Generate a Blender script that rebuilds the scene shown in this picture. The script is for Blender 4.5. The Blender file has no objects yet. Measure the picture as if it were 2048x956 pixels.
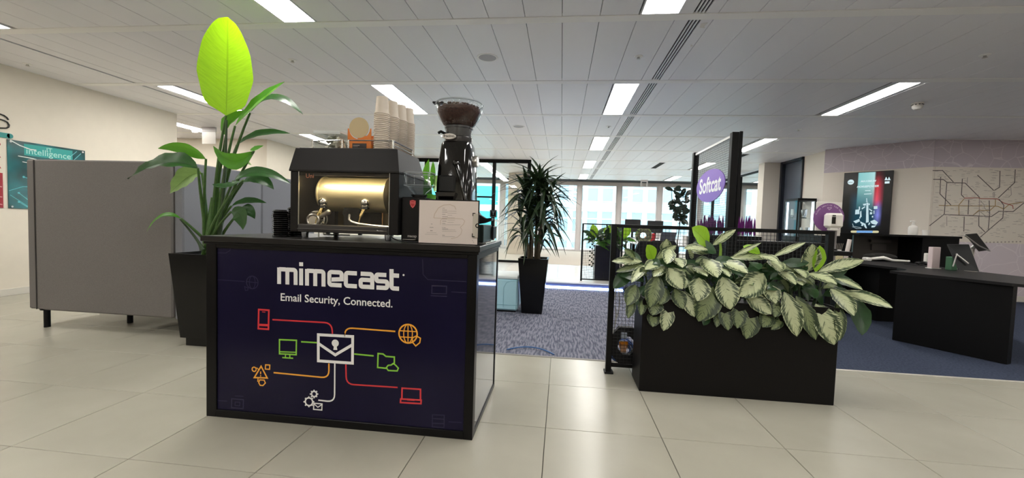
import bpy, bmesh, math, random
from mathutils import Vector, Matrix, Euler
random.seed(7)
C = bpy.context.scene.collection
SC = bpy.context.scene
PI = math.pi

# ------------------------------------------------------------------ camera, world, exposure
CAM_H = 1.09
CM = ((0.993138, 0.112346, 0.032479), (0.037354, -0.041563, -0.998437), (-0.110821, 0.9928, -0.045475))
F_PX, CX, CY = 827.99, 1029.01, 481.90
cam = bpy.data.cameras.new('camera')
cam_ob = bpy.data.objects.new('camera', cam); C.objects.link(cam_ob)
cam.sensor_fit = 'HORIZONTAL'; cam.sensor_width = 36.0
cam.lens = F_PX / 2048 * 36.0
cam.shift_x = (1024 - CX) / 2048; cam.shift_y = (CY - 478) / 2048
cam.clip_start = 0.05; cam.clip_end = 300
_r, _d, _f = [Vector(v).normalized() for v in CM]
mw = Matrix((( _r.x, -_d.x, -_f.x, 0), (_r.y, -_d.y, -_f.y, 0), (_r.z, -_d.z, -_f.z, CAM_H), (0, 0, 0, 1)))
cam_ob.matrix_world = mw
SC.camera = cam_ob

def lin(c):
    if isinstance(c, str):
        c = [int(c[i:i+2], 16) / 255 for i in (1, 3, 5)]
    return tuple(x / 12.92 if x <= 0.04045 else ((x + 0.055) / 1.055) ** 2.4 for x in c)

w = bpy.data.worlds.new('overcast_sky'); SC.world = w; w.use_nodes = True
bg = w.node_tree.nodes['Background']
bg.inputs['Color'].default_value = (0.88, 0.96, 1.0, 1)
bg.inputs['Strength'].default_value = 5.0
PANEL_STRENGTH = 32.0
SC.view_settings.view_transform = 'Standard'
SC.view_settings.look = 'None'
SC.view_settings.gamma = 1.0
SC.view_settings.use_curve_mapping = False
SC.view_settings.exposure = 0.0

# a point of the room from where it is seen in the photograph and one known coordinate
def at(u, v, x=None, y=None, z=None):
    a, b = (u - CX) / F_PX, (v - CY) / F_PX
    d = Vector([a * CM[0][i] + b * CM[1][i] + CM[2][i] for i in range(3)])
    if y is not None: s = y / d.y
    elif z is not None: s = (z - CAM_H) / d.z
    else: s = x / d.x
    return Vector((d.x * s, d.y * s, CAM_H + d.z * s))

# ------------------------------------------------------------------ materials
MATS = {}
def mat(name, col, rough=0.5, metal=0.0, spec=0.5, noise=0.0, nscale=40, bump=0.0, bscale=200, coat=0.0, trans=0.0, emit=None, estr=0.0, aniso=None, stretch=(1, 1, 1)):
    if name in MATS: return MATS[name]
    m = bpy.data.materials.new(name); m.use_nodes = True
    nt = m.node_tree; p = nt.nodes['Principled BSDF']
    c = lin(col)
    p.inputs['Base Color'].default_value = (*c, 1)
    p.inputs['Roughness'].default_value = rough
    p.inputs['Metallic'].default_value = metal
    p.inputs['Specular IOR Level'].default_value = spec
    if coat: p.inputs['Coat Weight'].default_value = coat; p.inputs['Coat Roughness'].default_value = 0.05
    if trans: p.inputs['Transmission Weight'].default_value = trans
    if emit is not None:
        p.inputs['Emission Color'].default_value = (*lin(emit), 1); p.inputs['Emission Strength'].default_value = estr
    if noise or bump:
        tc = nt.nodes.new('ShaderNodeTexCoord'); mp = nt.nodes.new('ShaderNodeMapping')
        mp.inputs['Scale'].default_value = stretch
        nt.links.new(tc.outputs['Object'], mp.inputs['Vector'])
    if noise:
        n = nt.nodes.new('ShaderNodeTexNoise'); n.inputs['Scale'].default_value = nscale; n.inputs['Detail'].default_value = 4
        nt.links.new(mp.outputs['Vector'], n.inputs['Vector'])
        r = nt.nodes.new('ShaderNodeValToRGB')
        r.color_ramp.elements[0].position = 0.3; r.color_ramp.elements[1].position = 0.7
        r.color_ramp.elements[0].color = (*[max(0, x * (1 - noise)) for x in c], 1)
        r.color_ramp.elements[1].color = (*[min(1, x * (1 + noise)) for x in c], 1)
        nt.links.new(n.outputs['Fac'], r.inputs['Fac']); nt.links.new(r.outputs['Color'], p.inputs['Base Color'])
    if bump:
        n2 = nt.nodes.new('ShaderNodeTexNoise'); n2.inputs['Scale'].default_value = bscale; n2.inputs['Detail'].default_value = 3
        nt.links.new(mp.outputs['Vector'], n2.inputs['Vector'])
        b = nt.nodes.new('ShaderNodeBump'); b.inputs['Strength'].default_value = bump; b.inputs['Distance'].default_value = 0.01
        nt.links.new(n2.outputs['Fac'], b.inputs['Height']); nt.links.new(b.outputs['Normal'], p.inputs['Normal'])
    MATS[name] = m
    return m

def glass_mat(name, tint=(1, 1, 1), refl=1.0, rough=0.0):
    m = bpy.data.materials.new(name); m.use_nodes = True; nt = m.node_tree
    nt.nodes.remove(nt.nodes['Principled BSDF']); out = nt.nodes['Material Output']
    t = nt.nodes.new('ShaderNodeBsdfTransparent'); t.inputs['Color'].default_value = (*tint, 1)
    g = nt.nodes.new('ShaderNodeBsdfGlossy'); g.inputs['Roughness'].default_value = rough
    lw = nt.nodes.new('ShaderNodeLayerWeight'); lw.inputs['Blend'].default_value = 0.5
    pw = nt.nodes.new('ShaderNodeMath'); pw.operation = 'POWER'; pw.inputs[1].default_value = 5.0
    nt.links.new(lw.outputs['Facing'], pw.inputs[0])
    mu = nt.nodes.new('ShaderNodeMath'); mu.operation = 'MULTIPLY_ADD'; mu.inputs[1].default_value = 0.6 * refl; mu.inputs[2].default_value = 0.04 * refl
    nt.links.new(pw.outputs[0], mu.inputs[0])
    mx = nt.nodes.new('ShaderNodeMixShader')
    nt.links.new(mu.outputs[0], mx.inputs[0]); nt.links.new(t.outputs[0], mx.inputs[1]); nt.links.new(g.outputs[0], mx.inputs[2])
    nt.links.new(mx.outputs[0], out.inputs['Surface'])
    MATS[name] = m
    return m

def leaf_mat(name, col, back=None, trans=0.25, rough=0.35, vary=0.25, edge=None, streak=0.0, edge_at=0.6, veins=16.0):
    """leaf material: side veins and an optional variegated pattern from the leaf's own UV, some light passing through"""
    m = bpy.data.materials.new(name); m.use_nodes = True; nt = m.node_tree
    p = nt.nodes['Principled BSDF']; out = nt.nodes['Material Output']
    L = nt.links.new
    uv = nt.nodes.new('ShaderNodeUVMap'); uv.uv_map = 'UVMap'
    sep = nt.nodes.new('ShaderNodeSeparateXYZ'); L(uv.outputs[0], sep.inputs[0])
    def M(op, a, b=None):
        n = nt.nodes.new('ShaderNodeMath'); n.operation = op
        for i, x in enumerate((a, b)):
            if x is None: continue
            if isinstance(x, (int, float)): n.inputs[i].default_value = x
            else: L(x, n.inputs[i])
        return n.outputs[0]
    au = M('ABSOLUTE', M('MULTIPLY', M('SUBTRACT', sep.outputs[0], 0.5), 2.0))
    vein_v = M('SUBTRACT', sep.outputs[1], M('MULTIPLY', au, 0.16))
    oi = nt.nodes.new('ShaderNodeObjectInfo')
    cmb = nt.nodes.new('ShaderNodeCombineXYZ'); L(M('MULTIPLY', au, 2.2), cmb.inputs[0]); L(M('MULTIPLY', vein_v, veins), cmb.inputs[1]); L(M('ADD', M('MULTIPLY', oi.outputs['Random'], 40.0), M('MULTIPLY', M('GREATER_THAN', sep.outputs[0], 0.5), 7.0)), cmb.inputs[2])
    nz = nt.nodes.new('ShaderNodeTexNoise'); nz.inputs['Scale'].default_value = 1.0; nz.inputs['Detail'].default_value = 3; L(cmb.outputs[0], nz.inputs['Vector'])
    mixc = nt.nodes.new('ShaderNodeMix'); mixc.data_type = 'RGBA'
    c = lin(col)
    if edge is not None:
        e = lin(edge)
        # dark feathering along slanted veins, strongest between the pale centre and the thin margin
        cm2 = nt.nodes.new('ShaderNodeCombineXYZ'); L(M('MULTIPLY', au, 1.6), cm2.inputs[0])
        L(M('MULTIPLY', M('SUBTRACT', sep.outputs[1], M('MULTIPLY', au, 0.30)), veins), cm2.inputs[1])
        L(M('ADD', M('MULTIPLY', oi.outputs['Random'], 40.0), M('MULTIPLY', M('GREATER_THAN', sep.outputs[0], 0.5), 7.0)), cm2.inputs[2])
        nz2 = nt.nodes.new('ShaderNodeTexNoise'); nz2.inputs['Scale'].default_value = 1.0; nz2.inputs['Detail'].default_value = 4; L(cm2.outputs[0], nz2.inputs['Vector'])
        win = M('MAXIMUM', M('SUBTRACT', 1.0, M('MULTIPLY', M('ABSOLUTE', M('SUBTRACT', au, 0.74)), 2.6)), 0.0)
        f = M('ADD', nz2.outputs['Fac'], M('MULTIPLY', win, streak))
        rp = nt.nodes.new('ShaderNodeValToRGB'); rp.color_ramp.elements[0].position = edge_at - 0.05; rp.color_ramp.elements[1].position = edge_at + 0.05
        L(f, rp.inputs['Fac'])
        L(rp.outputs['Color'], mixc.inputs['Factor'])
        mixc.inputs['A'].default_value = (*c, 1); mixc.inputs['B'].default_value = (*e, 1)
    else:
        L(nz.outputs['Fac'], mixc.inputs['Factor'])
        mixc.inputs['A'].default_value = (*[x * (1 - vary) for x in c], 1); mixc.inputs['B'].default_value = (*[min(1, x * (1 + vary)) for x in c], 1)
    # midrib
    rib = nt.nodes.new('ShaderNodeMix'); rib.data_type = 'RGBA'
    L(M('LESS_THAN', au, 0.035), rib.inputs['Factor']); L(mixc.outputs['Result'], rib.inputs['A'])
    rib.inputs['B'].default_value = (*[min(1, x * (0.55 if edge is None else 0.95)) for x in c], 1)
    L(rib.outputs['Result'], p.inputs['Base Color'])
    p.inputs['Roughness'].default_value = rough
    bmp = nt.nodes.new('ShaderNodeBump'); bmp.inputs['Strength'].default_value = 0.25; bmp.inputs['Distance'].default_value = 0.004
    L(nz.outputs['Fac'], bmp.inputs['Height']); L(bmp.outputs['Normal'], p.inputs['Normal'])
    tr = nt.nodes.new('ShaderNodeBsdfTranslucent')
    if back is not None: tr.inputs['Color'].default_value = (*lin(back), 1)
    else: L(rib.outputs['Result'], tr.inputs['Color'])
    mx = nt.nodes.new('ShaderNodeMixShader'); mx.inputs[0].default_value = trans
    L(p.outputs[0], mx.inputs[1]); L(tr.outputs[0], mx.inputs[2]); L(mx.outputs[0], out.inputs['Surface'])
    MATS[name] = m
    return m

# ------------------------------------------------------------------ mesh builder
class MB:
    def __init__(s): s.v = []; s.f = []; s.mi = []; s.sm = []; s.uv = {}
    def add(s, vs, fs, mi=0, smooth=False, uvs=None):
        o = len(s.v); s.v += [Vector(v) for v in vs]
        for k, f in enumerate(fs):
            if uvs is not None: s.uv[len(s.f)] = [uvs[i] for i in f]
            s.f.append([i + o for i in f]); s.mi.append(mi); s.sm.append(smooth)
        return s
    def box(s, x0, x1, y0, y1, z0, z1, c=0.0, mi=0, R=None, T=None):
        hx, hy, hz = abs(x1 - x0) / 2, abs(y1 - y0) / 2, abs(z1 - z0) / 2
        ctr = Vector(((x0 + x1) / 2, (y0 + y1) / 2, (z0 + z1) / 2))
        c = min(c, hx * .45, hy * .45, hz * .45)
        if c <= 0:
            vs = [Vector((i * hx, j * hy, k * hz)) for i in (-1, 1) for j in (-1, 1) for k in (-1, 1)]
            fs = [(0, 1, 3, 2), (4, 6, 7, 5), (0, 4, 5, 1), (2, 3, 7, 6), (0, 2, 6, 4), (1, 5, 7, 3)]
        else:
            vs = []; idx = {}
            for i in (-1, 1):
                for j in (-1, 1):
                    for k in (-1, 1):
                        for a in range(3):
                            h = [hx - c, hy - c, hz - c]; h[a] += c
                            idx[(i, j, k, a)] = len(vs); vs.append(Vector((i * h[0], j * h[1], k * h[2])))
            fs = []
            I = lambda i, j, k, a: idx[(i, j, k, a)]
            for q in (-1, 1):
                fs.append([I(q, -1, -1, 0), I(q, 1, -1, 0), I(q, 1, 1, 0), I(q, -1, 1, 0)][::q])
                fs.append([I(-1, q, -1, 1), I(-1, q, 1, 1), I(1, q, 1, 1), I(1, q, -1, 1)][::q])
                fs.append([I(-1, -1, q, 2), I(1, -1, q, 2), I(1, 1, q, 2), I(-1, 1, q, 2)][::q])
            for a in (-1, 1):
                for b in (-1, 1):
                    fs.append([I(a, b, -1, 0), I(a, b, 1, 0), I(a, b, 1, 1), I(a, b, -1, 1)])
                    fs.append([I(a, -1, b, 0), I(a, 1, b, 0), I(a, 1, b, 2), I(a, -1, b, 2)])
                    fs.append([I(-1, a, b, 1), I(1, a, b, 1), I(1, a, b, 2), I(-1, a, b, 2)])
            for i in (-1, 1):
                for j in (-1, 1):
                    for k in (-1, 1): fs.append([I(i, j, k, 0), I(i, j, k, 1), I(i, j, k, 2)])
            fx = []
            for f in fs:
                n = (vs[f[1]] - vs[f[0]]).cross(vs[f[2]] - vs[f[0]]); m = sum((vs[i] for i in f), Vector())
                fx.append(f if n.dot(m) > 0 else f[::-1])
            fs = fx
        if R is not None: vs = [R @ v for v in vs]
        vs = [v + ctr + (T or Vector()) for v in vs] if R is None else [v + ctr for v in vs]
        return s.add(vs, fs, mi)
    def loft(s, rings, mi=0, smooth=True, cap=True, closed=True):
        n = len(rings[0]); vs = [v for r in rings for v in r]; fs = []
        for a in range(len(rings) - 1):
            for b in range(n if closed else n - 1):
                c = (b + 1) % n
                fs.append((a * n + b, a * n + c, (a + 1) * n + c, (a + 1) * n + b))
        s.add(vs, fs, mi, smooth)
        if cap and closed:
            o = len(s.v) - len(vs)
            s.f.append([o + i for i in range(n)][::-1]); s.mi.append(mi); s.sm.append(False)
            s.f.append([o + (len(rings) - 1) * n + i for i in range(n)]); s.mi.append(mi); s.sm.append(False)
        return s
    def cyl(s, p0, p1, r0, r1=None, n=14, mi=0, cap=True):
        p0, p1 = Vector(p0), Vector(p1); r1 = r0 if r1 is None else r1
        d = (p1 - p0).normalized(); a = d.orthogonal().normalized(); b = d.cross(a)
        ring = lambda p, r: [p + a * (r * math.cos(2 * PI * i / n)) + b * (r * math.sin(2 * PI * i / n)) for i in range(n)]
        return s.loft([ring(p0, r0), ring(p1, r1)], mi, True, cap)
    def tube(s, pts, r, n=8, mi=0, cap=True):
        pts = [Vector(p) for p in pts]; rings = []; a = None
        for i, p in enumerate(pts):
            d = (pts[min(i + 1, len(pts) - 1)] - pts[max(i - 1, 0)]).normalized()
            a = d.orthogonal().normalized() if a is None else (a - d * a.dot(d)).normalized()
            b = d.cross(a); rr = r[i] if isinstance(r, (list, tuple)) else r
            rings.append([p + a * (rr * math.cos(2 * PI * k / n)) + b * (rr * math.sin(2 * PI * k / n)) for k in range(n)])
        return s.loft(rings, mi, True, cap)
    def lathe(s, prof, c=(0, 0, 0), n=24, mi=0, cap=False, axis='z', sx=1.0, sy=1.0):
        c = Vector(c); rings = []
        for r, h in prof:
            ring = []
            for i in range(n):
                a = 2 * PI * i / n; x, y = r * math.cos(a) * sx, r * math.sin(a) * sy
                ring.append(c + (Vector((x, y, h)) if axis == 'z' else Vector((h, x, y)) if axis == 'x' else Vector((y, h, x))))
            rings.append(ring)
        return s.loft(rings, mi, True, cap)
    def sphere(s, c, r, n=12, mi=0, sc=(1, 1, 1)):
        c = Vector(c); rings = []
        for j in range(n // 2 + 1):
            t = PI * j / (n // 2); rr = max(math.sin(t), 1e-3)
            rings.append([c + Vector((r * sc[0] * rr * math.cos(2 * PI * i / n), r * sc[1] * rr * math.sin(2 * PI * i / n), -r * sc[2] * math.cos(t))) for i in range(n)])
        return s.loft(rings, mi, True, False)
    def prism(s, pts, lo, hi, mi=0, plane='xy'):
        """polygon extruded between lo and hi along the axis that is not in its plane"""
        mk = {'xy': lambda p, h: Vector((p[0], p[1], h)), 'xz': lambda p, h: Vector((p[0], h, p[1])), 'yz': lambda p, h: Vector((h, p[0], p[1]))}[plane]
        n = len(pts); vs = [mk(p, lo) for p in pts] + [mk(p, hi) for p in pts]
        fs = [list(range(n))[::-1], list(range(n, 2 * n))] + [(i, (i + 1) % n, n + (i + 1) % n, n + i) for i in range(n)]
        return s.add(vs, fs, mi)
    def stroke(s, pts, wd, nrm, mi=0, closed=False, joints=True, lift=0.0):
        """flat printed line: a band of width wd along 3-D points lying on a plane with normal nrm"""
        nrm = Vector(nrm).normalized(); pts = [Vector(p) + nrm * lift for p in pts]
        s.layer = (getattr(s, 'layer', 0) + 1) % 25
        pts = [p + nrm * (1.2e-5 * s.layer) for p in pts]
        clean = [pts[0]]
        for p in pts[1:]:
            if (p - clean[-1]).length > 1e-6: clean.append(p)
        pts = clean; n = len(pts)
        if n < 2: return s
        L, R = [], []
        for i, p in enumerate(pts):
            a = pts[i - 1] if (closed or i > 0) else None
            b = pts[(i + 1) % n] if (closed or i < n - 1) else None
            d0 = (p - a).normalized() if a is not None else (b - p).normalized()
            d1 = (b - p).normalized() if b is not None else d0
            q0, q1 = nrm.cross(d0), nrm.cross(d1)
            m = q0 + q1
            m = m.normalized() if m.length > 1e-5 else q0
            k = (wd / 2) / max(m.dot(q0), 0.4)
            L.append(p + m * k); R.append(p - m * k)
        fs = [(i, (i + 1) % n, n + (i + 1) % n, n + i) for i in range(n if closed else n - 1)]
        s.add(R + L, fs, mi)
        return s
    def disc(s, c, r, nrm, mi=0, n=20, sx=1.0):
        nrm = Vector(nrm).normalized(); up = Vector((0, 0, 1)) if abs(nrm.z) < .9 else Vector((0, 1, 0))
        a = up.cross(nrm).normalized(); b = nrm.cross(a)
        return s.add([Vector(c) + a * (r * sx * math.cos(2 * PI * i / n)) + b * (r * math.sin(2 * PI * i / n)) for i in range(n)], [list(range(n))], mi)
    def ring(s, c, r, wd, nrm, mi=0, n=28, a0=0, a1=2 * PI, sx=1.0):
        nrm = Vector(nrm).normalized(); up = Vector((0, 0, 1)) if abs(nrm.z) < .9 else Vector((0, 1, 0))
        a = up.cross(nrm).normalized(); b = nrm.cross(a); c = Vector(c)
        full = abs(a1 - a0 - 2 * PI) < 1e-4
        P = [c + a * (r * sx * math.cos(a0 + (a1 - a0) * i / n)) + b * (r * math.sin(a0 + (a1 - a0) * i / n)) for i in range(n if full else n + 1)]
        return s.stroke(P, wd, nrm, mi, closed=full, joints=True)
    def torus(s, c, R, r, nrm=(0, 0, 1), n=28, m=8, mi=0, a0=0, a1=2 * PI):
        nrm = Vector(nrm).normalized(); a = nrm.orthogonal().normalized(); b = nrm.cross(a); c = Vector(c)
        full = abs(a1 - a0 - 2 * PI) < 1e-4; rings = []
        for i in range(n + 1):
            t = a0 + (a1 - a0) * i / n; d = a * math.cos(t) + b * math.sin(t)
            rings.append([c + d * (R + r * math.cos(2 * PI * k / m)) + nrm * (r * math.sin(2 * PI * k / m)) for k in range(m)])
        return s.loft(rings, mi, True, not full)
    def mesh(s, name, mats, sharp=40):
        me = bpy.data.meshes.new(name)
        me.from_pydata([tuple(v) for v in s.v], [], s.f)
        for m in (mats if isinstance(mats, (list, tuple)) else [mats]): me.materials.append(m)
        me.polygons.foreach_set('material_index', s.mi)
        me.polygons.foreach_set('use_smooth', s.sm)
        if s.uv:
            l = me.uv_layers.new(name='UVMap')
            for fi, uvs in s.uv.items():
                for li, q in zip(me.polygons[fi].loop_indices, uvs): l.data[li].uv = q
        if any(s.sm):
            sm = list(s.sm)
            me.set_sharp_from_angle(angle=math.radians(sharp))
        me.update()
        return me

ROOT = {}
def thing(name, label, cat, loc=(0, 0, 0), rot=0.0, group=None):
    o = bpy.data.objects.new(name, None); C.objects.link(o)
    o.empty_display_size = 0.1
    o.location = loc; o.rotation_euler = (0, 0, rot)
    o['label'] = label; o['category'] = cat
    if group: o['group'] = group
    ROOT[o.name] = (Matrix.Translation(Vector(loc)) @ Matrix.Rotation(rot, 4, 'Z')).inverted()
    return o
def part(name, mb, mats, parent, label=None, local=False, kind=None, sharp=40):
    """link a builder as one mesh under its thing; coordinates are the room's unless local"""
    inv = ROOT.get(parent.name)
    if inv is not None and not local: mb.v = [inv @ v for v in mb.v]
    o = bpy.data.objects.new(name, mb.mesh(name, mats, sharp)); C.objects.link(o); o.parent = parent
    if inv is not None: ROOT[o.name] = inv
    if label: o['label'] = label
    if kind: o['kind'] = kind
    return o
def solo(name, mb, mats, label, cat, group=None, kind=None, sharp=40):
    """a thing that is one mesh, its origin at the middle of its base"""
    xs = [v.x for v in mb.v]; ys = [v.y for v in mb.v]; zs = [v.z for v in mb.v]
    loc = Vector(((min(xs) + max(xs)) / 2, (min(ys) + max(ys)) / 2, min(zs)))
    mb.v = [v - loc for v in mb.v]
    o = bpy.data.objects.new(name, mb.mesh(name, mats, sharp)); C.objects.link(o); o.location = loc
    o['label'] = label; o['category'] = cat
    if group: o['group'] = group
    if kind: o['kind'] = kind
    ROOT[o.name] = Matrix.Translation(-loc)
    return o
def struct(name, mb, mats, label=None, sharp=40):
    o = bpy.data.objects.new(name, mb.mesh(name, mats, sharp)); C.objects.link(o); o['kind'] = 'structure'
    if label: o['label'] = label
    return o
def child(name, me, parent, loc=(0, 0, 0), rot=None, scale=None, label=None):
    o = bpy.data.objects.new(name, me); C.objects.link(o); o.parent = parent; o.location = loc
    if rot is not None: o.rotation_euler = rot
    if scale is not None: o.scale = scale
    if label: o['label'] = label
    return o
def copy_tree(src, loc, label, group, rot=None):
    r = src.copy(); C.objects.link(r); r.location = loc
    if rot is not None: r.rotation_euler = (0, 0, rot)
    r['label'] = label
    if group: r['group'] = group
    for ch in list(src.children):
        c = ch.copy(); C.objects.link(c); c.parent = r
        for g in list(ch.children):
            d = g.copy(); C.objects.link(d); d.parent = c
    return r

_tc = 0
def text_into(mb, s, origin, xdir, up, width=None, height=None, mi=0, bold=0.0, align='LEFT', lift=0.0, spacing=1.0, shear=0.0):
    """lettering as flat mesh added to a builder: origin is the baseline start (or middle), fitted to width or cap height"""
    cu = bpy.data.curves.new('lettering', 'FONT'); cu.body = s; cu.size = 1.0; cu.offset = bold; cu.space_character = spacing
    cu.shear = shear; cu.resolution_u = 3
    o = bpy.data.objects.new('lettering', cu); C.objects.link(o)
    dg = bpy.context.evaluated_depsgraph_get(); dg.update()
    me = bpy.data.meshes.new_from_object(o.evaluated_get(dg))
    bpy.data.objects.remove(o); bpy.data.curves.remove(cu)
    if not me.vertices: return mb
    xs = [v.co.x for v in me.vertices]; x0, x1 = min(xs), max(xs)
    k = width / (x1 - x0) if width else height / 0.73
    xd = Vector(xdir).normalized(); u = Vector(up).normalized(); n = xd.cross(u)
    off = {'LEFT': -x0, 'CENTER': -(x0 + x1) / 2, 'RIGHT': -x1}[align]
    mb.add([Vector(origin) + xd * ((v.co.x + off) * k) + u * (v.co.y * k) + n * lift for v in me.vertices], [list(p.vertices) for p in me.polygons], mi)
    bpy.data.meshes.remove(me)
    return mb

def bez(p0, p1, p2, n):
    return [(p0 * ((1 - t) ** 2) + p1 * (2 * t * (1 - t)) + p2 * (t * t)) for t in [i / n for i in range(n + 1)]]
def leaf_geo(mb, P, width, nrm, mi=0, fold=0.25, peak=0.42, tip=1.0, ripple=0.0, droop_edge=0.0, bp=0.6):
    """leaf blade along midrib points P, facing nrm; fold lifts the edges, peak is where it is widest"""
    n = len(P) - 1; vs = []; uvs = []; cols = (-1, -0.5, 0, 0.5, 1)
    nrm = Vector(nrm).normalized()
    for i, p in enumerate(P):
        t = i / n
        d = (P[min(i + 1, n)] - P[max(i - 1, 0)]).normalized()
        sd = d.cross(nrm)
        sd = sd.normalized() if sd.length > 1e-4 else d.orthogonal().normalized()
        nn = sd.cross(d).normalized()
        wv = (t / peak) ** bp if t < peak else max(0.0, 1 - ((t - peak) / (1 - peak)) ** 1.9) ** tip
        wv = max(wv * math.sin(min(1, t * 9) * PI / 2), 0.012)
        for c in cols:
            h = width * 0.5 * wv
            rp = ripple * width * math.sin(t * 23 + c * 2) * abs(c) if ripple else 0
            vs.append(p + sd * (c * h) + nn * (fold * abs(c) * h - droop_edge * c * c * h + rp)); uvs.append(((c + 1) / 2, t))
    fs = []
    for i in range(n):
        for j in range(4):
            a = i * 5 + j; fs.append((a, a + 1, a + 6, a + 5))
    mb.add(vs, fs, mi, True, uvs)
    return mb
def leaf_mesh_local(name, m, L=1.0, W=0.2, sag=0.3, n=7, fold=0.2, peak=0.35, tip=1.0):
    """a leaf along +x of length L that sags, for copies"""
    P = [Vector((L * t, 0, sag * L * (t * 0.9 - t * t * 1.6))) for t in [i / n for i in range(n + 1)]]
    return leaf_geo(MB(), P, W, (0, 0, 1), 0, fold, peak, tip).mesh(name, m, 80)
# ------------------------------------------------------------------ the setting
CEIL = 2.757
M_tile = mat('porcelain_tile', '#a8a497', rough=0.27, noise=0.06, nscale=2.2, bump=0.02, bscale=60)
M_grout = mat('dark_grout', '#3f3c36', rough=0.9)
M_wall = mat('warm_white_paint', '#e6ddcd', rough=0.7, noise=0.015, nscale=8)
M_wall_r = mat('beige_paint', '#e0d7cb', rough=0.7)
M_ceil = mat('white_ceiling_metal', '#f4f3f6', rough=0.42, spec=0.4)
M_ceil_band = mat('white_ceiling_bar', '#fdfcfa', rough=0.6)
M_void = mat('ceiling_joint_dark', '#1c1b1c', rough=0.9)
M_black = mat('black_satin', '#0a090a', rough=0.4, spec=.25)
M_blackmat = mat('black_powder_coat', '#0b0b0c', rough=0.5, spec=.2)
M_chrome = mat('chrome', '#d8d8d8', rough=0.12, metal=1.0)
M_alu = mat('white_aluminium', '#cfcaca', rough=0.4)
M_white = mat('white_plastic', '#e4e0da', rough=0.4)
M_panel = mat('lamp_diffuser', '#ffffff', rough=0.5, emit='#fffcf6', estr=PANEL_STRENGTH)
M_glass = glass_mat('clear_glass', (0.97, 0.99, 0.985), 0.7)
M_glass_in = glass_mat('partition_glass', (0.96, 0.985, 0.98), 0.8)

# floor: slab, tiles one by one
X0, Y0 = -0.043, 2.17
floor_bm = MB().box(-10.5, 13, -3.6, 17.2, -0.2, -0.005)
floor = struct('floor', floor_bm, M_grout, 'large pale grey porcelain floor tiles with thin dark joints')
tile_me = MB().box(0.0018, 0.5982, 0.0018, 0.5982, -0.006, 0.0, 0.0018).mesh('floor_tile', M_tile)
def carpet_edge(x): return 3.33 if x < 1.0 else 3.51
for i in range(-11, 8):
    for j in range(-2, 9):
        x, y = X0 + 0.6 * i, Y0 + 0.6 * j
        left = x < -2.5
        if x + 0.6 < -6.7 and y < 6.5: continue
        if not left and y > 3.4: continue
        if left and y > 7.4: continue
        if not left and y > 3.3:
            if x < 0.9: continue
            yy = 3.51
            child('floor_tile', MB().box(0.0012, 0.5988, 0.0012, yy - y, -0.006, 0.0, 0.0015).mesh('floor_tile_cut', M_tile), floor, (x, y, 0)); continue
        if not left and y + .6 > 3.33 and x < 0.9:
            child('floor_tile', MB().box(0.0012, 0.5988, 0.0012, 3.33 - y, -0.006, 0.0, 0.0015).mesh('floor_tile_cut', M_tile), floor, (x, y, 0)); continue
        child('floor_tile', tile_me, floor, (x, y, 0))
# pale tiles of the walkway beyond the step
M_tile2 = mat('pale_walkway_tile', '#d9d6d2', rough=0.22, noise=0.03, nscale=2)
tile2_me = MB().box(0.0012, 0.5988, 0.0012, 0.5988, -0.006, 0.0, 0.0015).mesh('walkway_tile', M_tile2)
for i in range(-4, 5):
    for j in range(0, 6): child('floor_tile', tile2_me, floor, (X0 + 0.6 * i, 7.4 + 0.6 * j, 0))

# carpets
def carpet_mat(name, c1, c2, streaky):
    m = bpy.data.materials.new(name); m.use_nodes = True; nt = m.node_tree; p = nt.nodes['Principled BSDF']; L = nt.links.new
    tc = nt.nodes.new('ShaderNodeTexCoord')
    mp = nt.nodes.new('ShaderNodeMapping'); L(tc.outputs['Object'], mp.inputs[0])
    mp.inputs['Scale'].default_value = (62, 8, 1) if streaky else (60, 60, 1)
    n = nt.nodes.new('ShaderNodeTexNoise'); n.inputs['Scale'].default_value = 1; n.inputs['Detail'].default_value = 3; L(mp.outputs[0], n.inputs['Vector'])
    r = nt.nodes.new('ShaderNodeValToRGB'); r.color_ramp.interpolation = 'LINEAR'
    r.color_ramp.elements[0].position = 0.41; r.color_ramp.elements[1].position = 0.58
    r.color_ramp.elements[0].color = (*lin(c1), 1); r.color_ramp.elements[1].color = (*lin(c2), 1)
    L(n.outputs['Fac'], r.inputs[0])
    n2 = nt.nodes.new('ShaderNodeTexNoise'); n2.inputs['Scale'].default_value = 260; L(tc.outputs['Object'], n2.inputs['Vector'])
    b = nt.nodes.new('ShaderNodeBump'); b.inputs['Strength'].default_value = 0.5; b.inputs['Distance'].default_value = 0.004; L(n2.outputs['Fac'], b.inputs['Height']); L(b.outputs[0], p.inputs['Normal'])
    mm = nt.nodes.new('ShaderNodeMix'); mm.data_type = 'RGBA'; mm.blend_type = 'MULTIPLY'; mm.inputs['Factor'].default_value = 0.5
    L(r.outputs[0], mm.inputs['A']); L(n2.outputs['Color'], mm.inputs['B'])
    L(r.outputs[0], p.inputs['Base Color']); p.inputs['Roughness'].default_value = 0.95; p.inputs['Specular IOR Level'].default_value = 0.1
    return m
M_carpet = carpet_mat('streaked_grey_blue_carpet', '#565a69', '#82828e', True)
M_carpet_navy = carpet_mat('navy_carpet', '#363d4e', '#434a5c', False)
M_carpet_beige = mat('beige_carpet', '#b8aea2', rough=0.95, noise=0.05, nscale=60)
struct('floor_carpet', MB().box(-2.44, 1.0, 3.36, 6.96, -0.004, 0.001), M_carpet, 'grey-blue streaked carpet between coffee counter and lit step')
struct('floor_carpet_navy', MB().box(1.0, 9.0, 3.53, 10.9, -0.004, 0.001), M_carpet_navy, 'plain navy carpet around the black reception desk')
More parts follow.
